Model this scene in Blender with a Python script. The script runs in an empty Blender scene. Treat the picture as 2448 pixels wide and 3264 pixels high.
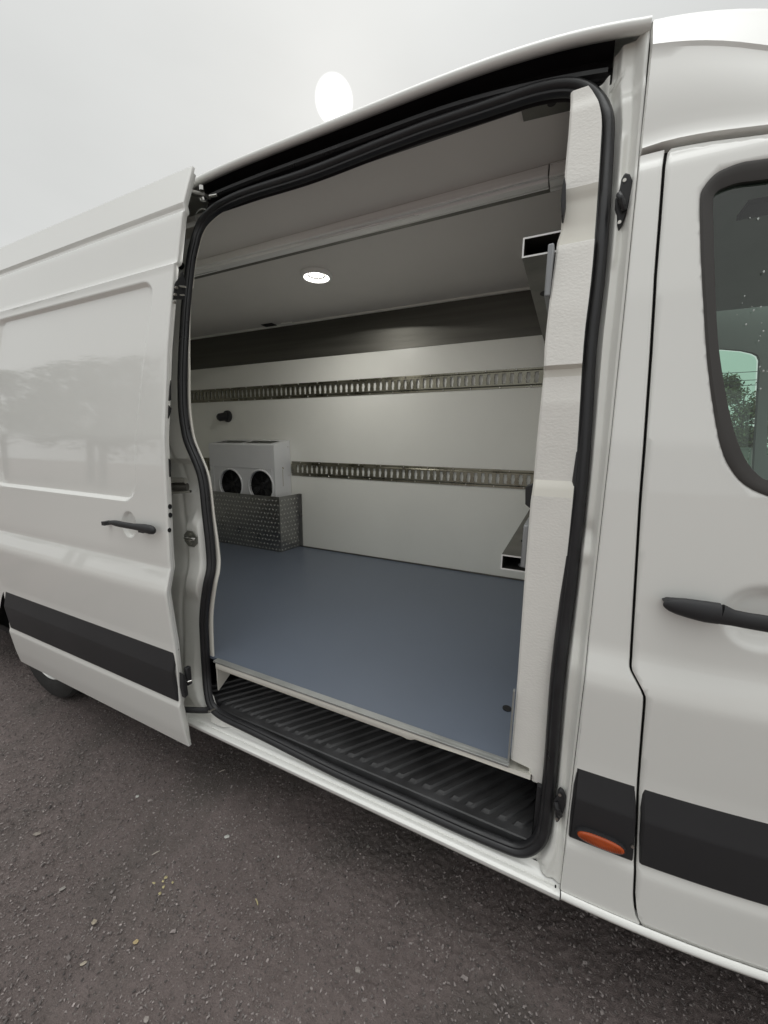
import bpy, bmesh, math, random
import numpy as np
from mathutils import Vector, Matrix, noise, geometry

random.seed(7); rng = np.random.default_rng(7)
scene = bpy.context.scene
col = scene.collection

# ------------------------------------------------------------------ camera
FPX = 1220.0
R = np.array([[0.90144709, 0.08823413, -0.42380171],
              [0.43276616, -0.16033548, 0.88713358],
              [0.01032501, -0.98311102, -0.1827187]])
CAM = np.array([0.0, -1.0, 1.62])
cam = bpy.data.cameras.new("camera")
cam.sensor_fit = 'VERTICAL'; cam.sensor_height = 24.0
cam.lens = FPX / 3264.0 * 24.0
cam.clip_start = 0.02; cam.clip_end = 2000
camo = bpy.data.objects.new("camera", cam); col.objects.link(camo)
rt, up, bk = R @ [1, 0, 0], R @ [0, -1, 0], R @ [0, 0, -1]
camo.matrix_world = Matrix([[rt[0], up[0], bk[0], CAM[0]], [rt[1], up[1], bk[1], CAM[1]],
                            [rt[2], up[2], bk[2], CAM[2]], [0, 0, 0, 1]])
scene.camera = camo

# ------------------------------------------------------------------ sky + sun
SUN = Vector((-0.4315, 0.6804, 0.5923)).normalized()
world = bpy.data.worlds.new("World"); scene.world = world; world.use_nodes = True
nt = world.node_tree; nt.nodes.clear()
def N(t, **k):
    n = nt.nodes.new(t)
    for a, b in k.items(): setattr(n, a, b)
    return n
def MATH(op, a, b=None, c=None, clamp=False):
    n = nt.nodes.new('ShaderNodeMath'); n.operation = op; n.use_clamp = clamp
    for i, v in enumerate((a, b, c)):
        if v is None: continue
        if isinstance(v, (int, float)): n.inputs[i].default_value = v
        else: nt.links.new(v, n.inputs[i])
    return n.outputs[0]
tc = N('ShaderNodeTexCoord')
nrm = N('ShaderNodeVectorMath', operation='NORMALIZE'); nt.links.new(tc.outputs['Generated'], nrm.inputs[0])
sep = N('ShaderNodeSeparateXYZ'); nt.links.new(nrm.outputs[0], sep.inputs[0])
dot = N('ShaderNodeVectorMath', operation='DOT_PRODUCT'); nt.links.new(nrm.outputs[0], dot.inputs[0])
dot.inputs[1].default_value = SUN
zc = MATH('MAXIMUM', sep.outputs[2], 0.0)
cloud = N('ShaderNodeTexNoise'); cloud.inputs['Scale'].default_value = 1.6
cloud.inputs['Detail'].default_value = 5; cloud.inputs['Roughness'].default_value = 0.5
mp = N('ShaderNodeMapping'); mp.inputs['Scale'].default_value = (1, 1, 2.6)
nt.links.new(nrm.outputs[0], mp.inputs[0]); nt.links.new(mp.outputs[0], cloud.inputs['Vector'])
cl = MATH('MULTIPLY_ADD', cloud.outputs[0], 0.30, 0.85)
SKYB = 0.312; SKYZ = 1.1
base = MATH('MULTIPLY', MATH('MULTIPLY_ADD', MATH('POWER', zc, 8.0), SKYZ, SKYB), cl)
dmx = MATH('MAXIMUM', dot.outputs['Value'], 0.0)
glow = MATH('MULTIPLY', MATH('POWER', dmx, 12.0), 0.006)
glow2 = MATH('MULTIPLY', MATH('POWER', dmx, 300.0), 0.025)
disc = N('ShaderNodeMapRange'); disc.interpolation_type = 'SMOOTHSTEP'
nt.links.new(dot.outputs['Value'], disc.inputs[0])
disc.inputs[1].default_value = math.cos(math.radians(2.0)); disc.inputs[2].default_value = math.cos(math.radians(0.9))
disc.inputs[3].default_value = 0; disc.inputs[4].default_value = 1.6
tot = MATH('ADD', MATH('ADD', base, glow), MATH('ADD', glow2, disc.outputs[0]))
comb = N('ShaderNodeVectorMath', operation='SCALE'); comb.inputs[0].default_value = (0.985, 1.0, 0.985)
nt.links.new(tot, comb.inputs['Scale'])
sky = N('ShaderNodeTexSky', sky_type='NISHITA'); sky.sun_disc = False
sky.sun_elevation = math.asin(SUN.z); sky.sun_rotation = math.atan2(SUN.x, SUN.y)
sky.dust_density = 4.0; sky.air_density = 1.0
bg1 = N('ShaderNodeBackground'); bg1.inputs['Strength'].default_value = 0.05
nt.links.new(sky.outputs[0], bg1.inputs['Color'])
bg2 = N('ShaderNodeBackground'); bg2.inputs['Strength'].default_value = 1.0
nt.links.new(comb.outputs[0], bg2.inputs['Color'])
mixs = N('ShaderNodeMixShader'); mixs.inputs[0].default_value = 0.988
nt.links.new(bg1.outputs[0], mixs.inputs[1]); nt.links.new(bg2.outputs[0], mixs.inputs[2])
wo = N('ShaderNodeOutputWorld'); nt.links.new(mixs.outputs[0], wo.inputs['Surface'])

sl = bpy.data.lights.new("sun", 'SUN'); sl.energy = 0.35; sl.angle = math.radians(14); sl.color = (1.0, 0.96, 0.9)
so = bpy.data.objects.new("sun", sl); col.objects.link(so)
so.rotation_euler = (-SUN).to_track_quat('-Z', 'Y').to_euler()
scene.view_settings.view_transform = 'Standard'; scene.view_settings.look = 'None'
scene.view_settings.exposure = 1.15; scene.view_settings.gamma = 1.0
scene.view_settings.use_curve_mapping = False
try:
    scene.cycles.max_bounces = 8; scene.cycles.diffuse_bounces = 5; scene.cycles.glossy_bounces = 4
    scene.cycles.transparent_max_bounces = 12
    scene.cycles.caustics_reflective = False; scene.cycles.caustics_refractive = False
except Exception: pass

# ------------------------------------------------------------------ maths of the place
def ray(px, py): return R @ np.array([px - 1224.0, py - 1632.0, FPX])
def atY(px, py, y): d = ray(px, py); t = (y - CAM[1]) / d[1]; return Vector(CAM + d * t)
def atZ(px, py, z): d = ray(px, py); t = (z - CAM[2]) / d[2]; return Vector(CAM + d * t)

def lerp_tab(tab, smooth=0.006):
    xs = np.array([a for a, b in tab]); ys = np.array([b for a, b in tab])
    def f(v):
        return float(np.interp(v - smooth, xs, ys) + np.interp(v, xs, ys) + np.interp(v + smooth, xs, ys)) / 3
    return f
# side profile of the body: how far the skin lies inboard at each height
prof = lerp_tab([(.30, .03), (.345, .012), (.375, .004), (.53, .008), (.545, .016), (.80, .016), (1.015, .006),
                 (1.035, .007), (1.108, .026), (1.125, .029), (1.62, .054), (1.95, .100), (2.235, .156), (2.258, .168),
                 (2.45, .208), (2.475, .224), (2.62, .262), (2.66, .285), (2.70, .36)])
profD = lerp_tab([(.30, .045), (.323, .039), (.40, .026), (.53, .012), (.545, .018), (.80, .018), (1.015, .004),
                  (1.035, .005), (1.108, .026), (1.122, .032), (1.16, .031), (1.62, .054), (1.95, .100), (2.225, .152), (2.250, .153),
                  (2.258, .170), (2.44, .208), (2.452, .222), (2.470, .214), (2.62, .268)], .004)
def gin(x): return 0.165 * max(0.0, x - 0.10) ** 2
def F(x, z): return prof(z) + gin(x)
def onF(px, py, off=0.0, f=F, it=6):
    y = off + .03
    for _ in range(it):
        p = atY(px, py, y); y = f(p.x, p.z) + off
    return atY(px, py, y)

def sstep(a, b, v):
    t = min(1.0, max(0.0, (v - a) / (b - a))); return t * t * (3 - 2 * t)
def catmull(pts, n=6, closed=False):
    out = []; L = len(pts)
    rngi = range(L if closed else L - 1)
    for i in rngi:
        if closed: p0, p1, p2, p3 = pts[i - 1], pts[i], pts[(i + 1) % L], pts[(i + 2) % L]
        else: p0, p1, p2, p3 = pts[max(0, i - 1)], pts[i], pts[i + 1], pts[min(L - 1, i + 2)]
        for k in range(n):
            t = k / n
            out.append(0.5 * ((2 * p1) + (p2 - p0) * t + (2 * p0 - 5 * p1 + 4 * p2 - p3) * t * t + (3 * p1 - p0 - 3 * p2 + p3) * t ** 3))
    if not closed: out.append(pts[-1].copy())
    return out

# ------------------------------------------------------------------ materials
MATS = {}
def mat(name, color, rough=.5, metal=0.0, bump=0.0, bscale=200.0, var=0.0, vscale=3.0, coat=0.0, spec=.5, stretch=None, detail=4.0, emit=None, estr=0.0, rvar=0.0):
    m = bpy.data.materials.new(name); m.use_nodes = True
    t = m.node_tree; b = t.nodes['Principled BSDF']
    b.inputs['Base Color'].default_value = (*color, 1); b.inputs['Roughness'].default_value = rough
    b.inputs['Metallic'].default_value = metal; b.inputs['Specular IOR Level'].default_value = spec
    if coat: b.inputs['Coat IOR'].default_value = 1.62; b.inputs['Coat Weight'].default_value = coat; b.inputs['Coat Roughness'].default_value = .04
    tcn = t.nodes.new('ShaderNodeTexCoord'); mpn = t.nodes.new('ShaderNodeMapping')
    if stretch: mpn.inputs['Scale'].default_value = stretch
    t.links.new(tcn.outputs['Object'], mpn.inputs[0])
    nz = t.nodes.new('ShaderNodeTexNoise'); nz.inputs['Scale'].default_value = vscale; nz.inputs['Detail'].default_value = 6
    t.links.new(mpn.outputs[0], nz.inputs['Vector'])
    if var:
        mr = t.nodes.new('ShaderNodeMapRange'); mr.inputs[1].default_value = .25; mr.inputs[2].default_value = .75
        mr.inputs[3].default_value = 1 - var; mr.inputs[4].default_value = 1 + var
        t.links.new(nz.outputs[0], mr.inputs[0])
        vm = t.nodes.new('ShaderNodeVectorMath'); vm.operation = 'SCALE'; vm.inputs[0].default_value = color
        t.links.new(mr.outputs[0], vm.inputs['Scale']); t.links.new(vm.outputs[0], b.inputs['Base Color'])
    if rvar:
        mr2 = t.nodes.new('ShaderNodeMapRange'); mr2.inputs[1].default_value = .3; mr2.inputs[2].default_value = .7
        mr2.inputs[3].default_value = max(.02, rough - rvar); mr2.inputs[4].default_value = rough + rvar
        t.links.new(nz.outputs[0], mr2.inputs[0]); t.links.new(mr2.outputs[0], b.inputs['Roughness'])
    if bump:
        n2 = t.nodes.new('ShaderNodeTexNoise'); n2.inputs['Scale'].default_value = bscale; n2.inputs['Detail'].default_value = detail
        t.links.new(mpn.outputs[0], n2.inputs['Vector'])
        bp = t.nodes.new('ShaderNodeBump'); bp.inputs['Strength'].default_value = bump; bp.inputs['Distance'].default_value = .004
        t.links.new(n2.outputs[0], bp.inputs['Height']); t.links.new(bp.outputs[0], b.inputs['Normal'])
    if emit: b.inputs['Emission Color'].default_value = (*emit, 1); b.inputs['Emission Strength'].default_value = estr
    MATS[name] = m; return m
PAINT = mat('white_paint', (.86, .86, .825), .40, bump=.010, bscale=7, var=.015, vscale=1.3, coat=1.0, detail=1)
PAINT_IN = mat('white_paint_inner', (.84, .84, .80), .4, bump=.05, bscale=25, var=.04, vscale=5, coat=.35, detail=2)
HEADER = mat('header_plastic', (.014, .013, .015), .5, bump=.1, bscale=60, var=.2, vscale=5)
RUBBER = mat('black_rubber', (.018, .018, .020), .38, bump=.08, bscale=120, var=.25, vscale=14, rvar=.12)
PLASTIC = mat('black_plastic', (.024, .024, .026), .55, bump=.1, bscale=900, var=.12, vscale=4)
PLASTICG = mat('grey_plastic', (.045, .045, .047), .5, bump=.08, bscale=900, var=.1, vscale=4)
WINRUB = mat('window_rubber', (.045, .041, .038), .6, bump=.03, bscale=500, var=.1)
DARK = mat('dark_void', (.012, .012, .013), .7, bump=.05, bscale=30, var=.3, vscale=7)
STEPM = mat('step_plastic', (.060, .060, .062), .45, bump=.18, bscale=420, var=.35, vscale=9, rvar=.1)
WALL = mat('grp_wall', (.86, .865, .81), .36, bump=.03, bscale=60, var=.03, vscale=2)
CEIL = mat('grp_ceiling', (.76, .735, .70), .45, bump=.05, bscale=350, var=.04, vscale=2)
FOAM = mat('textured_lining', (.88, .865, .82), .6, bump=.20, bscale=160, var=.02, vscale=20, detail=1.0, stretch=(.8, 1, 1.15))
LINS = mat('smooth_lining', (.78, .76, .69), .5, bump=.03, bscale=50, var=.02)
FLOOR = mat('vinyl_floor', (.135, .160, .205), .34, bump=.10, bscale=900, var=.045, vscale=1.6, rvar=.03)
ALU = mat('aluminium', (.88, .88, .87), .33, metal=.25, bump=.06, bscale=40, var=.18, vscale=3, stretch=(.3, 8, 8), rvar=.1)
EDGE = mat('edge_strip', (.42, .43, .42), .4, metal=.6, var=.15, vscale=12)
STEEL = mat('brushed_steel', (.14, .137, .122), .50, metal=.9, bump=.10, bscale=18, var=.40, vscale=1.8, stretch=(.25, 4, 8), rvar=.10)
ZINC = mat('zinc_track', (.27, .26, .21), .32, metal=1, bump=.12, bscale=60, var=.22, vscale=9, rvar=.12)
BOLT = mat('bolt_steel', (.6, .58, .54), .3, metal=1, var=.1)
CHROME = mat('hinge_steel', (.62, .61, .58), .22, metal=1, var=.1, vscale=20)
CHQ = mat('chequer_alu', (.34, .34, .33), .34, metal=1, bump=.1, bscale=120, var=.15, vscale=9, rvar=.1)
STUD = mat('chequer_stud_glint', (.62, .62, .59), .3, metal=0, var=.3, vscale=40)  # pale non-metal colour paints in the highlights on the worn metal studs
GUNM = mat('steel_channel', (.17, .165, .15), .42, metal=.8, bump=.08, bscale=80, var=.25, vscale=8)
EVAP = mat('unit_housing', (.74, .75, .76), .4, bump=.03, bscale=300, var=.02)
TYRE = mat('tyre_rubber', (.028, .027, .026), .75, bump=.3, bscale=160, var=.3, vscale=12)
RIM = mat('rim_silver', (.62, .62, .60), .3, metal=.85, bump=.03, bscale=60, var=.08)
LENS = mat('amber_lens', (.46, .075, .012), .18, bump=0, var=.12, vscale=30, coat=.6)
SEATM = mat('seat_cloth', (.03, .03, .033), .85, bump=.2, bscale=400, var=.2)
HEADL = mat('cab_headliner', (.42, .44, .43), .8, bump=.1, bscale=300, var=.05)
LED = mat('led_lens', (.9, .9, .88), .3, emit=(1, .97, .92), estr=.75)
LEAF = mat('leaf_green', (.055, .075, .030), .6, var=.45, vscale=1.5)
LEAF2 = mat('leaf_olive', (.10, .12, .045), .6, var=.4, vscale=2)
BARK = mat('bark', (.09, .075, .06), .9, bump=.5, bscale=30, var=.3, vscale=8)
FENCEM = mat('fence_boards', (.22, .24, .22), .8, var=.15)

def stone_mat():
    m = mat('gravel_chip', (.16, .145, .135), .8, bump=.2, bscale=300)
    t = m.node_tree; b = t.nodes['Principled BSDF']
    a = t.nodes.new('ShaderNodeAttribute'); a.attribute_name = 'tone'; a.attribute_type = 'GEOMETRY'
    t.links.new(a.outputs['Color'], b.inputs['Base Color']); return m
GRAVEL = stone_mat()

def asphalt():
    m = bpy.data.materials.new('asphalt'); m.use_nodes = True
    t = m.node_tree; b = t.nodes['Principled BSDF']; L = t.links.new
    tcn = t.nodes.new('ShaderNodeTexCoord')
    def noise_(s, d=4, r=.55, dim='3D'):
        n = t.nodes.new('ShaderNodeTexNoise'); n.inputs['Scale'].default_value = s; n.inputs['Detail'].default_value = d
        n.inputs['Roughness'].default_value = r; L(tcn.outputs['Object'], n.inputs['Vector']); return n.outputs[0]
    def rng_(v, a, b_, c, d):
        n = t.nodes.new('ShaderNodeMapRange'); n.inputs[1].default_value = a; n.inputs[2].default_value = b_
        n.inputs[3].default_value = c; n.inputs[4].default_value = d; L(v, n.inputs[0]); return n.outputs[0]
    def mx(f, a, b_, mode='MIX'):
        n = t.nodes.new('ShaderNodeMix'); n.data_type = 'RGBA'; n.blend_type = mode
        for i, v in ((0, f), (6, a), (7, b_)):
            if isinstance(v, (int, float)): n.inputs[i].default_value = v
            elif isinstance(v, tuple): n.inputs[i].default_value = v
            else: L(v, n.inputs[i])
        return n.outputs[2]
    big = rng_(noise_(.9, 5), .3, .7, 0, 1)
    mid = rng_(noise_(14, 5, .7), .3, .7, 0, 1)
    fine = rng_(noise_(170, 3, .7), .3, .75, 0, 1)
    c = mx(big, (.150, .120, .116, 1), (.255, .207, .199, 1))
    c = mx(mid, mx(.6, c, (.065, .050, .046, 1)), c)
    c = mx(rng_(fine, 0, 1, 0, .75), c, (.26, .215, .20, 1))
    damp = rng_(noise_(1.7, 3), .5, .62, 0, .5)
    c = mx(damp, c, (.095, .088, .078, 1))
    vo = t.nodes.new('ShaderNodeTexVoronoi'); vo.inputs['Scale'].default_value = 150; L(tcn.outputs['Object'], vo.inputs['Vector'])
    sepc = t.nodes.new('ShaderNodeSeparateColor'); L(vo.outputs['Color'], sepc.inputs[0])
    sel = rng_(sepc.outputs[0], .93, .96, 0, 1)
    dsm = rng_(vo.outputs['Distance'], .25, .45, 1, 0)
    mu = t.nodes.new('ShaderNodeMath'); mu.operation = 'MULTIPLY'; L(sel, mu.inputs[0]); L(dsm, mu.inputs[1])
    c = mx(mu.outputs[0], c, (.30, .28, .26, 1))
    L(c, b.inputs['Base Color']); b.inputs['Roughness'].default_value = .82
    bp = t.nodes.new('ShaderNodeBump'); bp.inputs['Strength'].default_value = 1.0; bp.inputs['Distance'].default_value = .006
    L(noise_(330, 3, .7), bp.inputs['Height']); L(bp.outputs[0], b.inputs['Normal'])
    return m
ASPH = asphalt()

def glass():
    m = bpy.data.materials.new('tinted_glass'); m.use_nodes = True
    t = m.node_tree; t.nodes.clear(); L = t.links.new
    o = t.nodes.new('ShaderNodeOutputMaterial'); mx = t.nodes.new('ShaderNodeMixShader')
    tr = t.nodes.new('ShaderNodeBsdfTransparent'); tr.inputs[0].default_value = (.66, .84, .74, 1)
    gl = t.nodes.new('ShaderNodeBsdfGlossy'); gl.inputs['Roughness'].default_value = .01
    fr = t.nodes.new('ShaderNodeFresnel'); fr.inputs[0].default_value = 1.5
    ad = t.nodes.new('ShaderNodeMath'); ad.operation = 'ADD'; ad.inputs[1].default_value = .03; L(fr.outputs[0], ad.inputs[0])
    L(ad.outputs[0], mx.inputs[0]); L(tr.outputs[0], mx.inputs[1]); L(gl.outputs[0], mx.inputs[2]); L(mx.outputs[0], o.inputs[0])
    return m
GLASS = glass()

# ------------------------------------------------------------------ object helpers
def new_obj(name, verts, faces, m, parent=None, smooth=True, angle=35, mats=None, midx=None, solid=0.0, bevel=0.0, thick_off=1.0):
    me = bpy.data.meshes.new(name); me.from_pydata([tuple(v) for v in verts], [], faces); me.update()
    o = bpy.data.objects.new(name, me); col.objects.link(o)
    for mm in (mats or [m]): me.materials.append(mm)
    if midx is not None: me.polygons.foreach_set('material_index', midx)
    if smooth and len(me.polygons):
        me.shade_smooth()
        try: me.set_sharp_from_angle(angle=math.radians(angle))
        except Exception: pass
    if bevel:
        b = o.modifiers.new('bevel', 'BEVEL'); b.width = bevel; b.segments = 2; b.limit_method = 'ANGLE'; b.angle_limit = math.radians(50)
    if solid:
        s = o.modifiers.new('solid', 'SOLIDIFY'); s.thickness = solid; s.offset = thick_off
    if parent: o.parent = parent
    return o
class MB:
    def __init__(s): s.v = []; s.f = []; s.marks = []
    def add(s, v, f): s.marks.append((len(s.v), len(s.f))); b = len(s.v); s.v += [Vector(a) for a in v]; s.f += [tuple(i + b for i in q) for q in f]; return s
    def box(s, x0, x1, y0, y1, z0, z1):
        return s.add([(x0, y0, z0), (x1, y0, z0), (x1, y1, z0), (x0, y1, z0), (x0, y0, z1), (x1, y0, z1), (x1, y1, z1), (x0, y1, z1)],
                     [(0, 3, 2, 1), (4, 5, 6, 7), (0, 1, 5, 4), (1, 2, 6, 5), (2, 3, 7, 6), (3, 0, 4, 7)])
    def loft(s, rows, closed=False, cap=False):
        n = len(rows[0]); b = len(s.v); s.marks.append((b, len(s.f)))
        for r in rows: s.v += [Vector(p) for p in r]
        for i in range(len(rows) - 1):
            for j in range(n if closed else n - 1):
                k = (j + 1) % n
                s.f.append((b + i * n + j, b + i * n + k, b + (i + 1) * n + k, b + (i + 1) * n + j))
        if cap:
            s.f.append(tuple(b + j for j in reversed(range(n)))); s.f.append(tuple(b + (len(rows) - 1) * n + j for j in range(n)))
        return s
    def tube(s, pts, r, seg=10, cap=True, flat=1.0, updir=None):
        rows = []
        for i, p in enumerate(pts):
            t = (pts[min(i + 1, len(pts) - 1)] - pts[max(0, i - 1)]).normalized()
            u = Vector(updir) if updir else (Vector((0, 0, 1)) if abs(t.z) < .9 else Vector((1, 0, 0)))
            a = t.cross(u).normalized(); b2 = a.cross(t).normalized()
            rr = r[i] if isinstance(r, (list, tuple)) else r
            rows.append([p + a * math.cos(q) * rr * flat + b2 * math.sin(q) * rr for q in [2 * math.pi * k / seg for k in range(seg)]])
        return s.loft(rows, closed=True, cap=cap)
    def cyl(s, c, axis, r, h, seg=24, r2=None):
        c = Vector(c); ax = Vector(axis).normalized()
        return s.tube([c, c + ax * h], [r, r if r2 is None else r2], seg)
    def prism(s, pts, vec):
        v = Vector(vec); n = len(pts); pts = [Vector(p) for p in pts]
        return s.loft([pts, [p + v for p in pts]], closed=True, cap=True)
    def build(s, name, m, parent=None, **k): return new_obj(name, s.v, s.f, m, parent, **k)
def each(mb, name, m, parent=None, **k):
    mk = mb.marks + [(len(mb.v), len(mb.f))]; out = []
    for (a, fa), (b, fb) in zip(mk, mk[1:]):
        out.append(new_obj(name, mb.v[a:b], [tuple(i - a for i in q) for q in mb.f[fa:fb]], m, parent, **k))
    return out
def fix_normals(o):
    bm = bmesh.new(); bm.from_mesh(o.data); bmesh.ops.recalc_face_normals(bm, faces=bm.faces); bm.to_mesh(o.data); bm.free(); return o
def empty(name, loc=(0, 0, 0)):
    o = bpy.data.objects.new(name, None); o.location = loc; o.empty_display_size = .1; col.objects.link(o); return o
def tag(o, label=None, cat=None, group=None, kind=None):
    for k, v in (('label', label), ('category', cat), ('group', group), ('kind', kind)):
        if v: o[k] = v
    return o
def thing(name, label, cat, loc=(0, 0, 0), group=None): return tag(empty(name, loc), label, cat, group)
def settle(root):
    """children were built in world coordinates: keep them there under a root that stands elsewhere"""
    bpy.context.view_layer.update()
    inv = root.matrix_world.inverted()
    for c in root.children: c.matrix_parent_inverse = inv
def grid(xs_of, zs, f, nx):
    """rows over z; xs_of(z) -> (x0, x1)"""
    rows = []
    for z in zs:
        a, b = xs_of(z); rows.append([Vector((a + (b - a) * i / nx, 0, z)) for i in range(nx + 1)])
    for r in rows:
        for p in r: p.y = f(p.x, p.z)
    return rows
def zlevels(z0, z1, step, extra=()):
    n = max(1, int(round((z1 - z0) / step))); zs = list(np.linspace(z0, z1, n + 1)) + [e for e in extra if z0 < e < z1]
    zs = sorted(zs); out = [zs[0]]
    for z in zs[1:]:
        if z - out[-1] > .0015: out.append(z)
    out[-1] = z1; return out
CREASE = [.345, .375, .53, .545, .8, 1.015, 1.025, 1.035, 1.06, 1.085, 1.108, 1.117, 1.125, 1.14, 1.16, 2.225, 2.235, 2.245, 2.25, 2.254, 2.258, 2.27, 2.44, 2.45, 2.46, 2.475, 2.49]

# ================================================================== GROUND
def build_ground():
    def axis(a, b, step, far):
        core = list(np.arange(a, b, step)); lo = []; hi = []; d = step; x = a
        while x > -far: d *= 1.35; x -= d; lo.append(x)
        d = step; x = core[-1]
        while x < far: d *= 1.35; x += d; hi.append(x)
        return np.array(lo[::-1] + core + hi)
    xs = axis(-4.2, 1.3, .0055, 420); ys = axis(-1.25, .45, .0055, 420)
    nx, ny = len(xs), len(ys)
    X, Y = np.meshgrid(xs, ys)
    Z = np.zeros_like(X)
    def vnoise(x, y, s, seed):
        x = x * s; y = y * s; xi = np.floor(x).astype(np.int64); yi = np.floor(y).astype(np.int64); fx = x - xi; fy = y - yi
        fx = fx * fx * (3 - 2 * fx); fy = fy * fy * (3 - 2 * fy)
        def h(a, b):
            n = (a * 374761393 + b * 668265263 + seed * 974634777) & 0xffffffff
            n = ((n ^ (n >> 13)) * 1274126177) & 0xffffffff
            return ((n ^ (n >> 16)) & 0xffff) / 65535.0
        return (h(xi, yi) * (1 - fx) + h(xi + 1, yi) * fx) * (1 - fy) + (h(xi, yi + 1) * (1 - fx) + h(xi + 1, yi + 1) * fx) * fy
    fade = np.clip(1 - np.maximum(np.maximum(-4.0 - X, X - 1.1), np.maximum(-1.1 - Y, Y - .4)) / .3, 0, 1)
    patchy = .45 + .9 * vnoise(X, Y, 1.6, 5)
    Z = .010 * (vnoise(X, Y, 2.2, 1) - .5) + patchy * fade * (.0035 * (vnoise(X, Y, 38, 2) - .5) + .0055 * (vnoise(X, Y, 105, 3) - .5) + .0062 * (vnoise(X, Y, 190, 4) - .5))
    Z *= np.clip(1 - (np.abs(X) + np.abs(Y)) / 60, 0, 1)
    me = bpy.data.meshes.new('asphalt_ground')
    V = np.stack([X, Y, Z], -1).reshape(-1, 3)
    i = np.arange(nx - 1)[None, :] + (np.arange(ny - 1) * nx)[:, None]; i = i.reshape(-1)
    Q = np.stack([i, i + 1, i + nx + 1, i + nx], -1)
    me.vertices.add(len(V)); me.vertices.foreach_set('co', V.ravel())
    me.loops.add(Q.size); me.loops.foreach_set('vertex_index', Q.ravel().astype(np.int32))
    me.polygons.add(len(Q)); me.polygons.foreach_set('loop_start', (np.arange(len(Q)) * 4).astype(np.int32))
    me.update(); me.validate(); me.materials.append(ASPH); me.shade_smooth()
    o = bpy.data.objects.new('asphalt_ground', me); col.objects.link(o); tag(o, kind='structure')
    # loose chips as one mass
    n = 62000
    cx = rng.uniform(-4.2, 1.2, n); cy = -1.15 + 1.6 * rng.random(n); s = .0012 + .0032 * rng.random(n) ** 2.2
    big = rng.random(n) > .985; s[big] *= 1.9
    base = np.array([(1, 0, -.4), (-.5, .87, -.4), (-.5, -.87, -.4), (.3, .6, .5), (-.75, 0, .45), (.35, -.55, .6)])
    tri = np.array([(0, 1, 3), (1, 4, 3), (1, 2, 4), (2, 5, 4), (2, 0, 5), (0, 3, 5), (3, 4, 5)])
    ang = rng.random(n) * 6.283; ca, sa = np.cos(ang), np.sin(ang)
    el = 1 + rng.random(n) * .8
    P = np.repeat(base[None], n, 0) * (1 + .35 * (rng.random((n, 6, 1)) - .5))
    P[:, :, 0] *= el[:, None]
    x = P[:, :, 0] * ca[:, None] - P[:, :, 1] * sa[:, None]; y = P[:, :, 0] * sa[:, None] + P[:, :, 1] * ca[:, None]
    VV = np.stack([cx[:, None] + x * s[:, None], cy[:, None] + y * s[:, None], .0022 + P[:, :, 2] * s[:, None] * .8 + s[:, None] * .3], -1).reshape(-1, 3)
    FF = (tri[None] + (np.arange(n) * 6)[:, None, None]).reshape(-1, 3)
    me = bpy.data.meshes.new('gravel'); me.vertices.add(len(VV)); me.vertices.foreach_set('co', VV.ravel())
    me.loops.add(FF.size); me.loops.foreach_set('vertex_index', FF.ravel().astype(np.int32))
    me.polygons.add(len(FF)); me.polygons.foreach_set('loop_start', (np.arange(len(FF)) * 3).astype(np.int32))
    me.update(); me.validate()
    tone = .07 + .24 * rng.random(n); light = rng.random(n) > .965; tone[light] = .22 + .22 * rng.random(light.sum())
    C = np.stack([tone * 1.08, tone * .95, tone * .91, np.ones(n)], -1)
    at = me.color_attributes.new('tone', 'FLOAT_COLOR', 'POINT'); at.data.foreach_set('color', np.repeat(C, 6, 0).ravel())
    me.materials.append(GRAVEL); me.shade_flat()
    g = bpy.data.objects.new('gravel', me); col.objects.link(g)
    tag(g, 'fine loose grit scattered over the dark asphalt', 'gravel', kind='stuff')
build_ground()

# ================================================================== VAN
van = thing('white_van', 'white high roof panel van with its side sliding door pushed open', 'van', (-1.2, .9, 0))

# ---- seal path (traced centre line of the black rubber around the opening)
SEAL_PX = [(1526, 353), (1363, 407), (1300, 431), (1200, 469), (1079, 518), (980, 556), (886, 586), (820, 606), (770, 624), (730, 642), (693, 663), (665, 687), (645, 711), (632, 740), (623, 769),
           (614, 805), (608, 841), (601, 905), (594, 971), (588, 1065), (583, 1164), (582, 1240), (584, 1305), (590, 1355), (600, 1405), (619, 1450), (640, 1500), (650, 1545), (656, 1600), (661, 1652),
           (668, 1710), (672, 1755), (674, 1790), (672, 1820), (665, 1850), (659, 1885), (653, 1930), (650, 1984), (652, 2030), (654, 2077), (657, 2120), (660, 2165), (664, 2205), (671, 2236), (686, 2262),
           (720, 2286), (790, 2319), (886, 2366), (1079, 2463), (1271, 2547), (1469, 2637), (1595, 2689), (1640, 2706), (1672, 2709), (1700, 2698), (1722, 2678), (1733, 2650), (1741, 2610), (1760, 2422), (1778, 2170), (1803, 1970),
           (1827, 1775), (1861, 1438), (1879, 1100), (1903, 922), (1924, 651), (1933, 490), (1937, 412), (1930, 368), (1916, 335), (1893, 306), (1866, 288), (1835, 278), (1790, 277), (1740, 285), (1688, 298), (1605, 326)]
def seal_off(z): return .038 + (.060 - .038) * sstep(.40, .62, z)
def sealpt(px, py):
    y = .08
    for _ in range(14):
        p = atY(px, py, y); y = .5 * y + .5 * (prof(p.z) + seal_off(p.z))
    return atY(px, py, y)
SEAL = catmull([sealpt(*p) for p in SEAL_PX], 4, closed=True)
for _ in range(3): SEAL = [SEAL[i - 1] * .25 + SEAL[i] * .5 + SEAL[(i + 1) % len(SEAL)] * .25 for i in range(len(SEAL))]
SC = sum(SEAL, Vector()) / len(SEAL)
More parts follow.
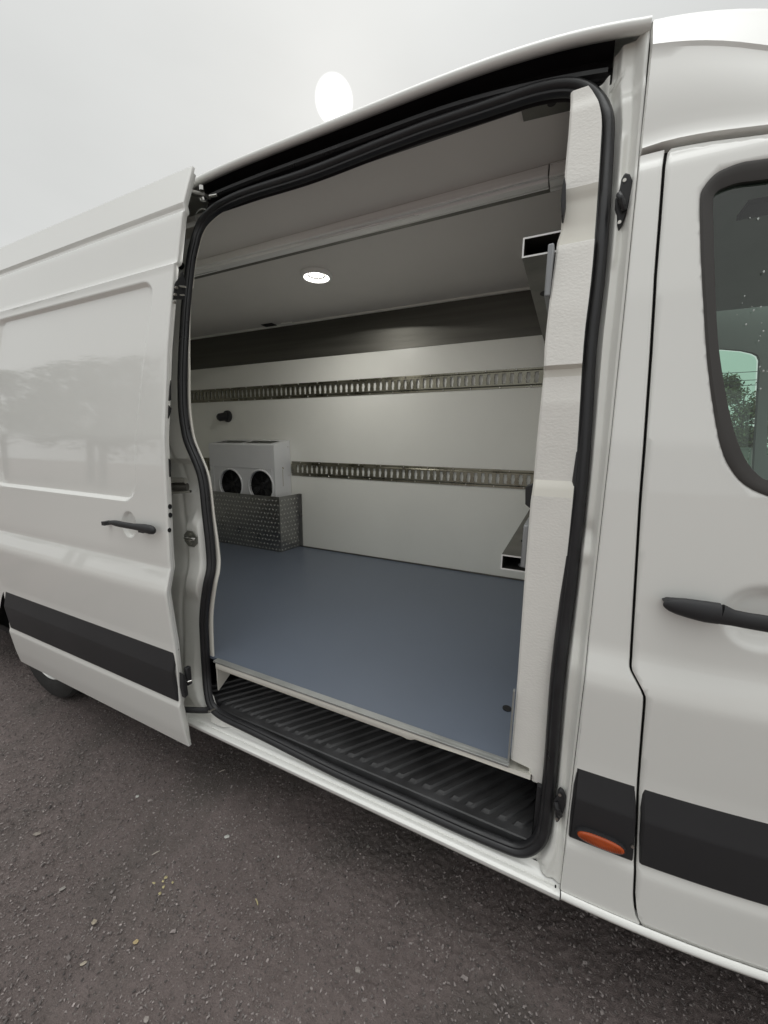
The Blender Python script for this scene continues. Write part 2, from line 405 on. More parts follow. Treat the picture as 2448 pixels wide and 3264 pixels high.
def seal_mesh():
    # cross section in (outward in plane, -y): bulb outside plus thin lip reaching inside
    n = len(SEAL); rows = []
    sec = [(-.021, .006), (-.0205, -.006), (-.0165, -.011), (-.0115, -.0115), (-.0095, -.0155), (-.004, -.0205), (.004, -.021), (.011, -.0165), (.0160, -.008), (.0165, .004), (.010, .014), (-.010, .014)]
    for i in range(n):
        t = (SEAL[(i + 1) % n] - SEAL[i - 1]).normalized()
        o = Vector((0, -1, 0)).cross(t); o.normalize()
        if (SEAL[i] - SC).dot(o) < 0: o = -o
        wob = 1
        rows.append([SEAL[i] + o * a * wob + Vector((0, b, 0)) for a, b in sec])
    rows.append(rows[0])
    mb = MB().loft(rows, closed=True)
    return fix_normals(mb.build('door_seal', RUBBER, van, angle=40))
seal_mesh()

# x of the seal line by height, left and right
def side_fn(pts):
    pts = sorted(pts, key=lambda p: p.z); zs = [p.z for p in pts]; xs = [p.x for p in pts]
    return (lambda z: float(np.interp(z, zs, xs))), zs[0], zs[-1]
iL = [p for p in SEAL if p.x < -1.12]; iR = [p for p in SEAL if p.x > -.10]
zminL = min(p.z for p in SEAL if p.x < -1.1)
xL, zL0, zL1 = side_fn([p for p in SEAL if p.x < -1.04 and p.z > .42])
xR, zR0, zR1 = side_fn([p for p in SEAL if p.x > -.075 and p.z > .42])

# ---- painted door frame around the opening
def frame_depth(x, z):
    d = seal_off(z) + .002
    if x > -.2:      # front jamb: folded metal up to the outer skin
        xr = xR(min(max(z, zR0), 2.45)) - .012 * sstep(2.45, 2.53, z); w = (x - xr) / max(.01, (.083 - xr))
        d += .010 * math.exp(-((w - .22) / .10) ** 2)                      # groove beside the seal
        d -= .016 * sstep(.34, .46, w)
        d -= (d - .010) * sstep(.70, .98, w) * .85
        if z < 2.36 and z > 2.05: d -= .006 * math.exp(-((w - .5) / .12) ** 2)
        for zc_, hh in ((1.34, .022), (1.40, .018)):
            d -= .009 * math.exp(-((z - zc_) / hh) ** 2) * (1 if zc_ == 1.34 else -1) * sstep(.15, .3, w) * (1 - sstep(.75, .9, w))
        if .95 < z < 1.30: d += .008 * sstep(.95, .98, z) * (1 - sstep(1.25, 1.30, z)) * sstep(.06, .14, w) * (1 - sstep(.26, .36, w))
        if z < .78: d -= .010 * (1 - sstep(.62, .78, z)) * math.exp(-((w - .62) / .15) ** 2)
    else:
        xl = xL(min(max(z, zL0), zL1)); w = xl - x
        d += .006 * math.exp(-((w - .150) / .014) ** 2)
        d += .006 * math.exp(-((w - .026) / .010) ** 2) * sstep(1.5, 1.6, z)
        # raised latch plinth
        a = sstep(1.215, 1.26, z) * 0 + (1 - sstep(1.27, 1.325, z + .55 * abs(w - .065)))
        b = sstep(.90, 1.0, z)
        d -= .026 * a * b * sstep(.020, .040, w) * (1 - sstep(.105, .135, w))
        # pocket of the hinge
        pz = sstep(1.40, 1.425, z) * (1 - sstep(1.515, 1.535, z)); d += .030 * pz * sstep(.040, .065, w)
        if z < .80: d -= .018 * (1 - sstep(.50, .78, z)) * sstep(.03, .07, w) * (1 - sstep(.13, .19, w))
        if z > 2.2: d += .012 * sstep(2.2, 2.4, z) * sstep(.02, .06, w)
    return d
def jamb(name, x0f, x1f, z0, z1, nx):
    zs = zlevels(z0, z1, .012, CREASE)
    rows = grid(lambda z: (x0f(z), x1f(z)), zs, lambda x, z: prof(z) + frame_depth(x, z), nx)
    mb = MB().loft(rows)
    return mb.build(name, PAINT_IN, van, angle=50)
zRt = 2.60
jamb('door_frame', lambda z: (xR(z) - .012 - .06 * (1 - sstep(.384, .412, z))) if z < 2.49 else (xR(2.49) - .012 + (.014 - xR(2.49) + .012) * sstep(2.50, 2.535, z)), lambda z: .0845, .384, 2.605, 34)
jamb('door_frame', lambda z: -1.62, lambda z: xL(z) + (.010 if z > .5 else .03), .384, 2.475, 60)
# pieces of frame behind the top corners
tr = [p for p in SEAL if p.x > -.10 and p.z > 2.42]; tr.sort(key=lambda p: p.x)
mb = MB()
ra = [p + Vector((0, .006, -.006)) for p in tr]; 
rb = [Vector((p.x, prof(min(2.62, p.z)) + .075, max(p.z + .004, 2.532))) for p in tr]
mb.loft([ra, rb]); mb.build('frame_corner', PAINT_IN, van)
tl = [p for p in SEAL if p.x < -1.16 and p.z > 2.30]; tl.sort(key=lambda p: p.z)
ra = [p + Vector((.004, .006, 0)) for p in tl]; rb = [Vector((p.x - .03, p.y + .006, p.z + .022)) for p in tl]
MB().loft([ra, rb]).build('frame_corner', PAINT_IN, van)

# ---- sill (rocker) under the opening
sec = [(.30, .300), (.05, .318), (.012, .334), (-.001, .345), (-.006, .355), (-.0055, .3645), (.000, .3685), (.011, .370), (.0135, .3665), (.019, .3665), (.0215, .371), (.034, .3735), (.042, .379), (.047, .388)]
xs = list(np.linspace(-1.50, .060, 40)) + [.078, .0845]
rows = [[Vector((x, y, z)) for (y, z) in sec] for x in xs]
MB().loft(rows).build('sill', PAINT, van, angle=50)
# sill seam plug and front corner
MB().cyl((.072, .004, .3855), (0, -1, 0), .0022, .006, 10).build('plug', DARK, van)
# bright roll under the pillar and the front door
def sillrow(x):
    g = gin(x)
    return [Vector((x, y + g, z)) for (y, z) in [(.30, .300), (.04, .330), (.006, .352), (-.006, .358), (-.008, .366), (-.004, .3735), (.004, .376)]]
MB().loft([sillrow(x) for x in np.linspace(.0875, 1.3, 40)]).build('sill', PAINT, van, angle=60)

# ---- step well with ribbed tread
t0 = -1.36; t1 = -.004
mb = MB()
rib = []
xsr = []
x = t0
pitch = .0515
mb_rows = []
xx = list(np.arange(t0 - .2, t1 + .01, .0036))
def ribh(x):
    p = ((x - t0) % pitch) / pitch
    return .0085 * (sstep(.10, .20, p) - sstep(.60, .74, p))
ys_ = [.0655, .067, .071, .080, .092, .098, .108, .14, .18, .22, .26, .30, .36]
rows = []
for x in xx:
    r = []
    for y in ys_:
        h = .425 + ribh(x) * sstep(.094, .112, y)
        if y < .066: h -= .035
        elif y < .069: h -= .003
        r.append(Vector((x + max(0, y - .09) * .78, y, h)))
    for q in r: q.x = min(q.x, t1 + .002)
    rows.append(r)
MB().loft(rows).build('step_tread', STEPM, van, angle=30)
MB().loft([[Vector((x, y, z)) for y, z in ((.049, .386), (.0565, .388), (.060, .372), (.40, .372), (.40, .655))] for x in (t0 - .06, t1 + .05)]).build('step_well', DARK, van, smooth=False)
MB().box(t1 + .004, t1 + .03, .072, .362, .372, .618).build('step_well', PLASTIC, van, smooth=False)
# inner side of the well at the rear: pale triangle of lining
MB().prism([(-1.345, .085, .645), (-1.345, .085, .50), (-1.345, .33, .645)], (.006, 0, 0)).build('well_side', LINS, van, smooth=False)

# ---- roof lip and header cavity
LIP_T = [(560, 605), (620, 560), (741, 513), (886, 449), (1030, 388), (1165, 334), (1300, 282), (1410, 238), (1526, 190), (1660, 147), (1797, 108), (1920, 78), (2046, 52)]
def lipy(px): return .262
ltop = catmull([atY(px, py, .262 + .0 * px) for px, py in LIP_T], 5)
_c = np.polyfit([p.x for p in ltop], [p.z for p in ltop], 4)
ltop = [Vector((x, .262, float(np.polyval(_c, x)))) for x in np.linspace(-1.56, .070, 60)]
ltop.append(Vector((.0848, .262, ltop[-1].z - .003)))
def lip_rows():
    rows = []
    for p in ltop:
        rows.append([p + Vector((0, .9, .16)), p + Vector((0, .5, .115)), p + Vector((0, .22, .062)), p + Vector((0, .10, .034)), p + Vector((0, .035, .016)), p + Vector((0, .010, .006)), p + Vector((0, 0, 0)), p + Vector((0, -.004, -.010)),
                     p + Vector((0, -.001, -.020)), p + Vector((0, .006, -.024)), p + Vector((0, .016, -.022)), p + Vector((0, .05, .0))])
    return rows
MB().loft(lip_rows()).build('roof', PAINT, van, angle=60)
# header: black plastic track cover between roof lip and seal
tops = [p for p in SEAL if p.z > 2.36]; tops.sort(key=lambda p: p.x)
def seal_top(x):
    return float(np.interp(x, [p.x for p in tops], [p.z for p in tops]))
def lip_z(x): return float(np.interp(x, [p.x for p in ltop], [p.z for p in ltop]))
rows = []
for x in np.linspace(-1.50, .012, 60):
    xs_ = min(max(x, -1.22), -.06); zt = seal_top(xs_) ; zl = lip_z(x); yb = prof(zt) + .062
    zz = zt - .01
    rows.append([Vector((x, yb + .02, zz - .01)), Vector((x, yb + .012, zz + .015)), Vector((x, yb + .030, zz + .035)), Vector((x, yb + .034, zz + .050)), Vector((x, yb + .060, zz + .056)),
                 Vector((x, .345, zl - .035)), Vector((x, .350, zl - .012)), Vector((x, .31, zl - .004)), Vector((x, .268, zl - .006))])
mb = MB().loft(rows); mb.build('header_cover', HEADER, van, angle=25)
# guide rail inside the cavity
rows = []
for x in np.linspace(-1.44, .002, 50):
    zl = lip_z(x); b = .5 + .5 * sstep(-.5, 0, x)
    rows.append([Vector((x, .305, zl - .030 - .03 * b)), Vector((x, .300, zl - .034 - .03 * b)), Vector((x, .300, zl - .044 - .03 * b)), Vector((x, .308, zl - .050 - .03 * b))])
MB().loft(rows).build('guide_rail', RUBBER, van)
# front end of the cavity, painted

# ---- pillar panel between the opening and the front door
GAP_PX = [(2126, 470), (2117, 527), (2104, 700), (2090, 880), (2076, 1124), (2057, 1395), (2041, 1600), (2025, 1871), (2012, 2097), (2010, 2124), (2013, 2140), (2021, 2155), (2048, 2206), (2055, 2224), (2055, 2245), (2043, 2391), (2034, 2517),
          (2025, 2761), (2022, 2851), (2024, 2890), (2030, 2925), (2046, 2952)]
gp = [onF(*p) for p in GAP_PX]
gp.sort(key=lambda p: p.z); gz = [p.z for p in gp]; gx = [p.x for p in gp]
def gapx(z): return float(np.interp(z, gz, gx))
GT = gz[-1]                                     # height of the gap's top
GROOVE = [onF(2034, 492, 0), onF(2126, 462, 0), onF(2250, 438, 0), onF(2448, 414, 0)]
def groove_z(x): return float(np.interp(x, [p.x for p in GROOVE] + [1.3], [p.z for p in GROOVE] + [GROOVE[-1].z - .10]))
def roll(x, z, xe, s, r=.004):                 # rolled edge at xe
    d = (x - xe) * s
    return r * (1 - math.sqrt(max(0, 1 - (1 - min(1, max(0, d / r))) ** 2))) if d < r else 0
def panel_rows(x0f, x1f, z0, z1, nx, f, step=.02, extra=()):
    zs = zlevels(z0, z1, step, list(CREASE) + list(extra)); rows = []
    for z in zs:
        a, b = x0f(z), x1f(z)
        us = [0, .0022 / (b - a), .005 / (b - a)] + list(np.linspace(.03, .97, nx)) + [1 - .005 / (b - a), 1 - .0022 / (b - a), 1]
        r = []
        for u in us:
            x = a + (b - a) * u; y = f(x, z) + roll(x, z, a, 1) + roll(x, z, b, -1)
            r.append(Vector((x, y, z)))
        # return edges
        r = [r[0] + Vector((.0005, .018, 0))] + r + [r[-1] + Vector((-.0005, .018, 0))]
        rows.append(r)
    return rows
XE = .0850
r_ = panel_rows(lambda z: XE, lambda z: gapx(z) - .0028, .377, GT - .004, 10, F)
MB().loft(r_).build('pillar_panel', PAINT, van, angle=28)

# side of the roof over pillar and cab
def cabroof():
    xs = [XE, XE + .003] + list(np.linspace(XE + .01, 1.3, 40)); rows = []
    sil = [onF(2054, 58, 0), None]
    CR = [onF(2054, 187), onF(2150, 172), onF(2250, 160), onF(2350, 154), onF(2448, 152)]
    RO = [atY(2050, 62, .262), atY(2150, 46, .268), atY(2250, 44, .278), atY(2350, 54, .292), atY(2448, 72, .31)]
    def ip(L_, x, slope): 
        c_ = np.polyfit([p.x for p in L_], [p.z for p in L_], 2); xl_ = L_[-1].x
        return float(np.polyval(c_, min(x, xl_))) - slope * max(0, x - xl_)
    for x in xs:
        g = gin(x); zg = groove_z(x) + .004; zcr = ip(CR, x, .38); zro = ip(RO, x, .42)
        pr = []
        pr.append(Vector((x, F(x, zg) + .022, zg - .006)))
        pr.append(Vector((x, F(x, zg) + .004, zg - .002)))
        pr.append(Vector((x, F(x, zg) - .004, zg + .004)))
        pr.append(Vector((x, F(x, zg) + .002, zg + .016)))
        y0 = F(x, zg + .02) ; yc = prof(2.44) + g * 1.15
        for k in range(1, 9):
            t = k / 9; pr.append(Vector((x, y0 + (yc - y0) * t - .006 * math.sin(math.pi * t), zg + .02 + (zcr - .008 - zg - .02) * t)))
        pr.append(Vector((x, yc, zcr - .004))); pr.append(Vector((x, yc - .0025, zcr + .004)))
        yr = .262 + g * 1.2
        for k in range(1, 7):
            t = k / 7; pr.append(Vector((x, yc - .0025 + (yr - yc + .0025) * t, zcr + .004 + (zro - .012 - zcr - .004) * t)))
        for dy, dz in ((0, -.010), (.004, -.003), (.012, .003), (.035, .012), (.10, .032), (.22, .06), (.5, .11), (.9, .15)): pr.append(Vector((x, yr + dy, zro + dz)))
        if x == XE: pr = [p + Vector((0, .012, 0)) for p in pr]
        rows.append(pr)
    MB().loft(rows).build('roof_side', PAINT, van, angle=30)
cabroof()
# dark backing behind gaps
MB().loft([[Vector((gapx(z) + x, prof(z) + gin(gapx(z)) + .03, z)) for x in (-.02, 0, .012, .02)] for z in np.linspace(.38, 2.30, 30)]).build('gap_shadow', DARK, van, smooth=False)

# ---- rubbing strips
def strip(name, x0f, x1f, parent, offf, fx, endbev=.004):
    zs = [.548, .553, .558, .62, .688, .694, .700, .755, .768, .774, .777]
    dy = [.006, -.003, -.0060, -.0115, -.0175, -.0172, -.0160, -.0030, -.0005, .001, .010]
    rows = []
    for z, d in zip(zs, dy):
        a, b = x0f(z), x1f(z); n = 24; r = []
        for u in [0, .003 / (b - a), .008 / (b - a)] + list(np.linspace(.03, .97, n)) + [1 - .008 / (b - a), 1 - .003 / (b - a), 1]:
            x = a + (b - a) * u; e = min(x - a, b - x); y = fx(x, z) + offf + d + (.012 if e < .001 else (.003 if e < .004 else 0))
            r.append(Vector((x, y, z)))
        rows.append(r)
    return MB().loft(rows).build(name, PLASTIC, parent, angle=25)
strip('rubbing_strip', lambda z: XE + .003, lambda z: gapx(z) - .0035, van, 0, F)
# amber marker light on the pillar strip
mk = []
ctr = onF(1923, 2681, -.016); e1 = onF(1838, 2650, -.016); e2 = onF(1992, 2712, -.016)
ax = (e2 - e1) * .5; L_ = ax.length; ax.normalize(); upv = Vector((0, 0, 1)); upv = (upv - ax * upv.dot(ax)).normalized(); nv = ax.cross(upv); nv = nv if nv.y < 0 else -nv
cen = (e1 + e2) * .5
def oval(a, b, h, n=40): return [cen + ax * a * math.copysign(abs(math.cos(t)) ** .8, math.cos(t)) + upv * b * math.copysign(abs(math.sin(t)) ** .9, math.sin(t)) + nv * h for t in [2 * math.pi * i / n for i in range(n)]]
mk_root = MB().loft([oval(L_ + .003, .0205, -.006), oval(L_ + .003, .0205, .003), oval(L_ - .001, .0165, .004)], closed=True, cap=False).build('marker_light', PLASTIC, van)
fix_normals(MB().loft([oval(L_ - .001, .017, .001), oval(L_ - .002, .0165, .006), oval(L_ - .008, .0125, .0085), oval(.008, .002, .0095)], closed=True, cap=True).build('lens', LENS, mk_root))
mb = MB()
for i in range(26):
    u = -L_ * .82 + L_ * 1.64 * i / 25; hgt = .0115 * math.sqrt(max(.05, 1 - (u / L_) ** 2))
    c0 = cen + ax * u + nv * .0088
    mb.add([c0 - ax * .0005 - upv * hgt, c0 + ax * .0005 - upv * hgt, c0 + ax * .0005 + upv * hgt * .9, c0 - ax * .0005 + upv * hgt * .9, c0 - upv * hgt + nv * .0008, c0 + upv * hgt * .9 + nv * .0008],
           [(0, 4, 5, 3), (4, 1, 2, 5)])
mb.build('lens_ribs', mat('amber_rib', (.22, .03, .006), .3), mk_root, smooth=False)
MB().cyl(onF(2016, 2697, -.014), (0, -1, 0), .004, .003, 12).build('rivet', BOLT, van)

# ---- front door with window, rubber, glass, handle
fdoor = empty('front_door'); fdoor.parent = van
WO = [(2372, 522), (2323, 538), (2280, 560), (2247, 598), (2235, 636), (2236, 744), (2241, 880), (2250, 1043), (2261, 1178), (2280, 1314), (2302, 1422), (2334, 1493), (2377, 1542), (2448, 1577)]
WI = [(2361, 576), (2312, 592), (2291, 603), (2279, 619), (2276, 650), (2277, 690), (2283, 907), (2291, 1070), (2304, 1178), (2323, 1287), (2345, 1379), (2377, 1460), (2415, 1509), (2448, 1531)]
wo = [onF(2448, 511)] + [onF(*p) for p in WO]; wi = [onF(2448, 565)] + [onF(*p) for p in WI]
def ext(L_):   # carry the window forward beyond the frame
    a, b = L_[0], L_[-1]; za, zb = a.z, b.z
    return [Vector((1.05, 0, za - .10)), Vector((.80, 0, za - .045)), Vector((.6, 0, za - .018))] + L_ + [b + (b - L_[-2]) * .9 + Vector((.02, 0, .004)), b + (b - L_[-2]) * 2.2 + Vector((.08, 0, .018)), Vector((.85, 0, (b + (b - L_[-2]) * 2.2).z + .016)), Vector((1.05, 0, (b + (b - L_[-2]) * 2.2).z + .016))]
wo = catmull(ext(wo), 3); wi = catmull(ext(wi), 3)
bowl = onF(2436, 1975)
def Ffd(x, z):
    y = F(x, z)
    r = math.sqrt(((x - bowl.x) / .078) ** 2 + ((z - bowl.z) / .075) ** 2)
    if r < 1.15: y += .022 * (1 - sstep(.55, 1.04, r) * .75 - sstep(0, 1.04, r) * .25)
    return y
def fdoor_mesh():
    top = lambda x: groove_z(x) - .010
    out = []
    zs = zlevels(.378, GT - .012, .03, [gz_ for gz_ in gz])
    for z in zs: out.append((gapx(z) + .0034, z))
    x0 = out[-1][0]
    out.append((x0 + .006, top(x0 + .006)))
    for x in np.linspace(x0 + .03, 1.10, 20): out.append((x, top(x)))
    for z in np.linspace(top(1.10) - .03, .40, 40): out.append((1.10, z))
    for x in np.linspace(1.10, out[0][0] + .03, 30): out.append((x, .378))
    hole = [(p.x, p.z) for p in wo]
    pts = [Vector(p) for p in out]; n = len(pts); edges = [(i, (i + 1) % n) for i in range(n)]
    m = len(hole); pts += [Vector(h) for h in hole]; edges += [(n + i, n + (i + 1) % m) for i in range(m)]
    def inside(poly, x, z):
        c = False; j = len(poly) - 1
        for i in range(len(poly)):
            xi, zi = poly[i]; xj, zj = poly[j]
            if (zi > z) != (zj > z) and x < (xj - xi) * (z - zi) / (zj - zi) + xi: c = not c
            j = i
        return c
    bowlz = list(np.arange(bowl.z - .09, bowl.z + .09, .007))
    for z in zlevels(.39, 2.28, .014, CREASE + bowlz):
        fine = abs(z - bowl.z) < .095
        for x in (list(np.arange(.10, .62, .008)) + list(np.arange(.63, 1.1, .03)) if fine else (list(np.arange(.10, .62, .012)) + list(np.arange(.63, 1.1, .03)))):
            if x > gapx(z) + .008 and z < top(x) - .01 and x < 1.09 and not inside(hole, x, z) and min((x - a_) ** 2 + (z - b_) ** 2 for a_, b_ in hole) > .00007: pts.append(Vector((x, z)))
    v, e, f, ov, oe, of = geometry.delaunay_2d_cdt(pts, edges, [], 0, 1e-5)
    fs = []
    for t in f:
        cx_ = sum(v[i].x for i in t) / 3; cz_ = sum(v[i].y for i in t) / 3
        if inside(out, cx_, cz_) and not inside(hole, cx_, cz_): fs.append(tuple(t))
    V = [Vector((p.x, Ffd(p.x, p.y), p.y)) for p in v]
    o = new_obj('door_skin', V, fs, PAINT, fdoor, angle=70); fix_normals(o)
    ns = o.data.polygons[len(fs) // 2].normal
    s = o.modifiers.new('s', 'SOLIDIFY'); s.thickness = .012; s.offset = -1
    return o
fdoor_mesh()
def P3(L_, off): return [Vector((p.x, F(p.x, p.z) + off, p.z)) for p in L_]
mid = [(a + b) * .5 for a, b in zip(wo, wi)]
m2 = [a * .15 + b * .85 for a, b in zip(wo, wi)]
MB().loft([P3([a + (a - b) * .10 for a, b in zip(wo, wi)], .002), P3([a + (a - b) * .10 for a, b in zip(wo, wi)], -.0012), P3([a * .88 + b * .12 for a, b in zip(wo, wi)], -.003), P3(mid, .001), P3(m2, .004), P3(wi, .006), P3(wi, .022)]).build('window_rubber', WINRUB, fdoor, angle=40)
# pane
pane = [Vector((p.x, p.z)) for p in wi]
v, e, f, _, _, _ = geometry.delaunay_2d_cdt(pane, [(i, (i + 1) % len(pane)) for i in range(len(pane))], [], 1, 1e-5)
V = [Vector((p.x, F(p.x, p.y) + .014, p.y)) for p in v]
new_obj('window_pane', V, [tuple(t) for t in f], GLASS, fdoor, smooth=False)
# rain drops on the pane
mb = MB()
for _ in range(95):
    x = random.uniform(.29, .47); z = random.uniform(1.66, 2.16); s = random.uniform(.0007, .0019)
    if z < 1.9 and x < .29 + (1.9 - z) * .35: continue
    c = Vector((x, F(x, z) + .0132, z)); k = 7
    mb.add([c + Vector((math.cos(q) * s, 0, math.sin(q) * s * 1.5)) for q in [6.283 * i / k for i in range(k)]] + [c + Vector((0, -s * .6, 0))], [(i, (i + 1) % k, k) for i in range(k)])
dm = mat('water_drop', (.5, .55, .52), .08, spec=1.0)
tag(mb.build('rain_drop', dm, fdoor), kind='stuff')
strip('rubbing_strip', lambda z: gapx(z) + .006, lambda z: 1.08, fdoor, 0, F)
# handle
hc = [(2114, 1925, .003), (2120, 1926, .008), (2134, 1928, .014), (2160, 1932, .019), (2200, 1940, .022), (2250, 1950, .024), (2292, 1956, .0235), (2310, 1962, .021), (2335, 1969, .018), (2380, 1978, .0175), (2448, 1989, .018)]
hp = [onF(a, b, -.036) for a, b, r in hc]; hr = [r for a, b, r in hc]
hp.append(hp[-1] + (hp[-1] - hp[-2]) * 1.2); hr.append(.018); hp.append(hp[-1] + Vector((.03, .004, -.002))); hr.append(.010)
hd = MB().tube(catmull(hp[:7], 3), list(np.interp(np.linspace(0, 6, 19), range(7), hr[:7])), 18, flat=.62)
hd = hd.build('handle', PLASTIC, fdoor, angle=60)
q = hp[6:]; MB().tube([q[0] + (q[1] - q[0]) * .06] + q[1:], [hr[6] * .97] + hr[7:], 18, flat=.6).build('grip', PLASTIC, hd, angle=60)
s0 = hp[2]; s1 = hp[5]
MB().loft([[p_ + Vector((0, dy, 0)) + (Vector((0, 0, 0))) for p_ in [hp[1], hp[2] + Vector((0, 0, .005)), hp[4] + Vector((0, 0, .010)), hp[6] + Vector((0, 0, .010)), hp[6] - Vector((0, 0, .012)), hp[4] - Vector((0, 0, .012)), hp[2] - Vector((0, 0, .006))]] for dy in (.006, .040)], closed=True, cap=True).build('base', PLASTIC, hd)

# ---- sliding door (open, slid back)
sdoor = empty('sliding_door'); sdoor.parent = van
SDO = -.107; SX1 = -1.360; SX0 = -2.80
def Fd0(x, z): return profD(z) + SDO
rt_ = onF(455, 935, 0, Fd0); rtop = onF(380, 920, 0, Fd0); rbot = onF(330, 1588, 0, Fd0); rr = onF(430, 1433, 0, Fd0); rru = onF(476, 1000, 0, Fd0)
hb = onF(411, 1672, 0, Fd0)
print('recess', rtop, rbot, rr, rru, hb)
def recess(x, z):
    xr = rru.x + (rr.x - rru.x) * (rru.z - z) / (rru.z - rr.z)
    hx = (xr - (-2.74)) / 2; cx = xr - hx; hz = (rtop.z - rbot.z) / 2; cz_ = (rtop.z + rbot.z) / 2; rad = .07
    qx = abs(x - cx) - hx + rad; qz = abs(z - cz_) - hz + rad
    d = math.hypot(max(qx, 0), max(qz, 0)) + min(max(qx, qz), 0) - rad
    return .016 * (1 - sstep(-.013, .003, d))
def Fd(x, z):
    y = Fd0(x, z) + recess(x, z)
    r = math.sqrt(((x - hb.x) / .046) ** 2 + ((z - hb.z) / .056) ** 2)
    if r < 1.05: y += .016 * (1 - sstep(.80, 1.0, r) * .7 - sstep(0, 1.0, r) * .3)
    return y
zs = zlevels(.323, 2.618, .02, CREASE + list(np.arange(rtop.z - .02, rtop.z + .01, .004)) + list(np.arange(rbot.z - .01, rbot.z + .02, .004)) + list(np.arange(hb.z - .062, hb.z + .062, .004)))
xsd = sorted(set([SX1 - e for e in (.0, .0015, .004)] + [round(float(v_), 4) for v_ in np.concatenate([np.arange(-1.375, -1.78, -.0045), np.arange(-1.79, -2.72, -.03), np.arange(-2.72, -2.76, -.004), np.arange(-2.77, -2.80, -.01)])] + [SX0]))
rows = []
for z in zs:
    r = []
    for x in xsd:
        if x < -2.0: x = -2.0 + (x + 2.0) * (1 + .13 * sstep(1.2, 2.4, z))
        y = Fd(x, z); d = SX1 - x
        y += .004 if d < .0005 else (.0012 if d < .002 else 0)
        r.append(Vector((x, y, z)))
    r = [Vector((r[0].x + .001, r[0].y + .02, z))] + r + [Vector((SX1 - .0015, r[-1].y + .010, z))]
    rows.append(r)
MB().loft(rows).build('door_skin', PAINT, sdoor, angle=26)
# inner shell and edge return of the door
rows = []
for z in zlevels(.335, 2.60, .02, CREASE):
    y = Fd0(SX1, z); d = sstep(.335, .42, z); w = .016 + .008 * d; k = .006
    rows.append([Vector((SX1 - .0015, y + .010, z)), Vector((SX1 - .003, y + w * .55, z)), Vector((SX1 - .006, y + w, z)), Vector((SX1 - .006 - k * .4, y + w + .004, z)), Vector((SX1 - .03, y + w + .012, z)), Vector((SX1 - .12, y + w + .020, z)), Vector((SX0 + .02, y + .06, z)), Vector((SX0 + .005, y + .02, z))])
MB().loft(rows).build('door_inner', PAINT_IN, sdoor, angle=40)
def rb_strip():
    strip('rubbing_strip', lambda z: SX0 + .02, lambda z: SX1 - .003, sdoor, SDO, lambda x, z: profD(z))
rb_strip()
# handle of the sliding door
hc = [(348, 1664, .004), (353, 1665, .008), (370, 1668, .0125), (395, 1673, .0125), (425, 1678, .0125), (440, 1680, .014), (460, 1684, .017), (478, 1688, .018), (488, 1691, .015), (494, 1693, .006)]
hp = [onF(a, b, -.030, Fd0) for a, b, r in hc]; hr = [r for a, b, r in hc]
h2 = MB().tube(catmull(hp, 3), list(np.interp(np.linspace(0, 9, 28), range(10), hr)), 16, flat=.75).build('handle', PLASTIC, sdoor, angle=60)
mb = MB()
for a, b, w in ((352, 1665, .010), (472, 1687, .016)):
    c = onF(a, b, 0, Fd0); mb.box(c.x - w, c.x + w, c.y - .030, c.y + .006, c.z - .008, c.z + .008)
each(mb, 'base', PLASTIC, h2)
# holes and rubber stops in the door's front edge
def edgept(py, w):       # point on the front edge return, w metres inboard of the skin
    z = 1.62
    for _ in range(8):
        y = Fd0(SX1, z) + w; d = ray(0, py)
        # find the height whose ray at this x, y has image row py
        lo, hi = .3, 2.7
        for _ in range(30):
            m_ = (lo + hi) / 2; q = R.T @ (np.array([SX1, y, m_]) - CAM); row = 1632 + FPX * q[1] / q[2]
            if row > py: lo = m_
            else: hi = m_
        z = (lo + hi) / 2
    return Vector((SX1 - .0022, Fd0(SX1, z) + w, z))
mb = MB()
for py, w, r in ((1615, .022, .010), (1642, .022, .010), (1690, .012, .009)):
    c = edgept(py, w * .6); mb.tube([c + Vector((.0005, 0, 0)), c + Vector((.0030, 0, 0))], r, 14, flat=.8)
each(mb, 'hole_plug', DARK, sdoor)
def flat_on_edge(name, pts, m, th=.004):
    P = [edgept(py, w) for py, w in pts]
    return MB().prism(P, (th, 0, 0)).build(name, m, sdoor, smooth=False)
flat_on_edge('latch_slot', [(1212, .020), (1275, .024), (1278, .016), (1230, .018)], DARK)
flat_on_edge('latch_slot', [(1292, .016), (1302, .027), (1315, .025), (1334, .016)], DARK)
flat_on_edge('latch_slot', [(1462, .018), (1468, .024), (1520, .022), (1520, .018)], DARK)
# door latch near the top of the edge
c = edgept(925, .025)
MB().prism([edgept(880, .030), edgept(865, .036), edgept(893, .048), edgept(955, .044), edgept(955, .008), edgept(905, .010)], (.006, 0, 0)).build('latch', DARK, sdoor, smooth=False)
mb = MB()
for py, w in ((918, .014), (940, .012), (965, .012)): mb.tube([edgept(py, w) + Vector((.004, 0, 0)), edgept(py, w) + Vector((.012, 0, 0))], .005, 10)
mb.tube([edgept(913, .024) + Vector((.008, 0, 0)), edgept(915, .050) + Vector((.008, 0, 0))], .0035, 8)
mb.tube([edgept(941, .030) + Vector((.008, 0, 0)), edgept(941, .048) + Vector((.008, 0, 0))], .003, 8)
each(mb, 'bolt', BOLT, sdoor)
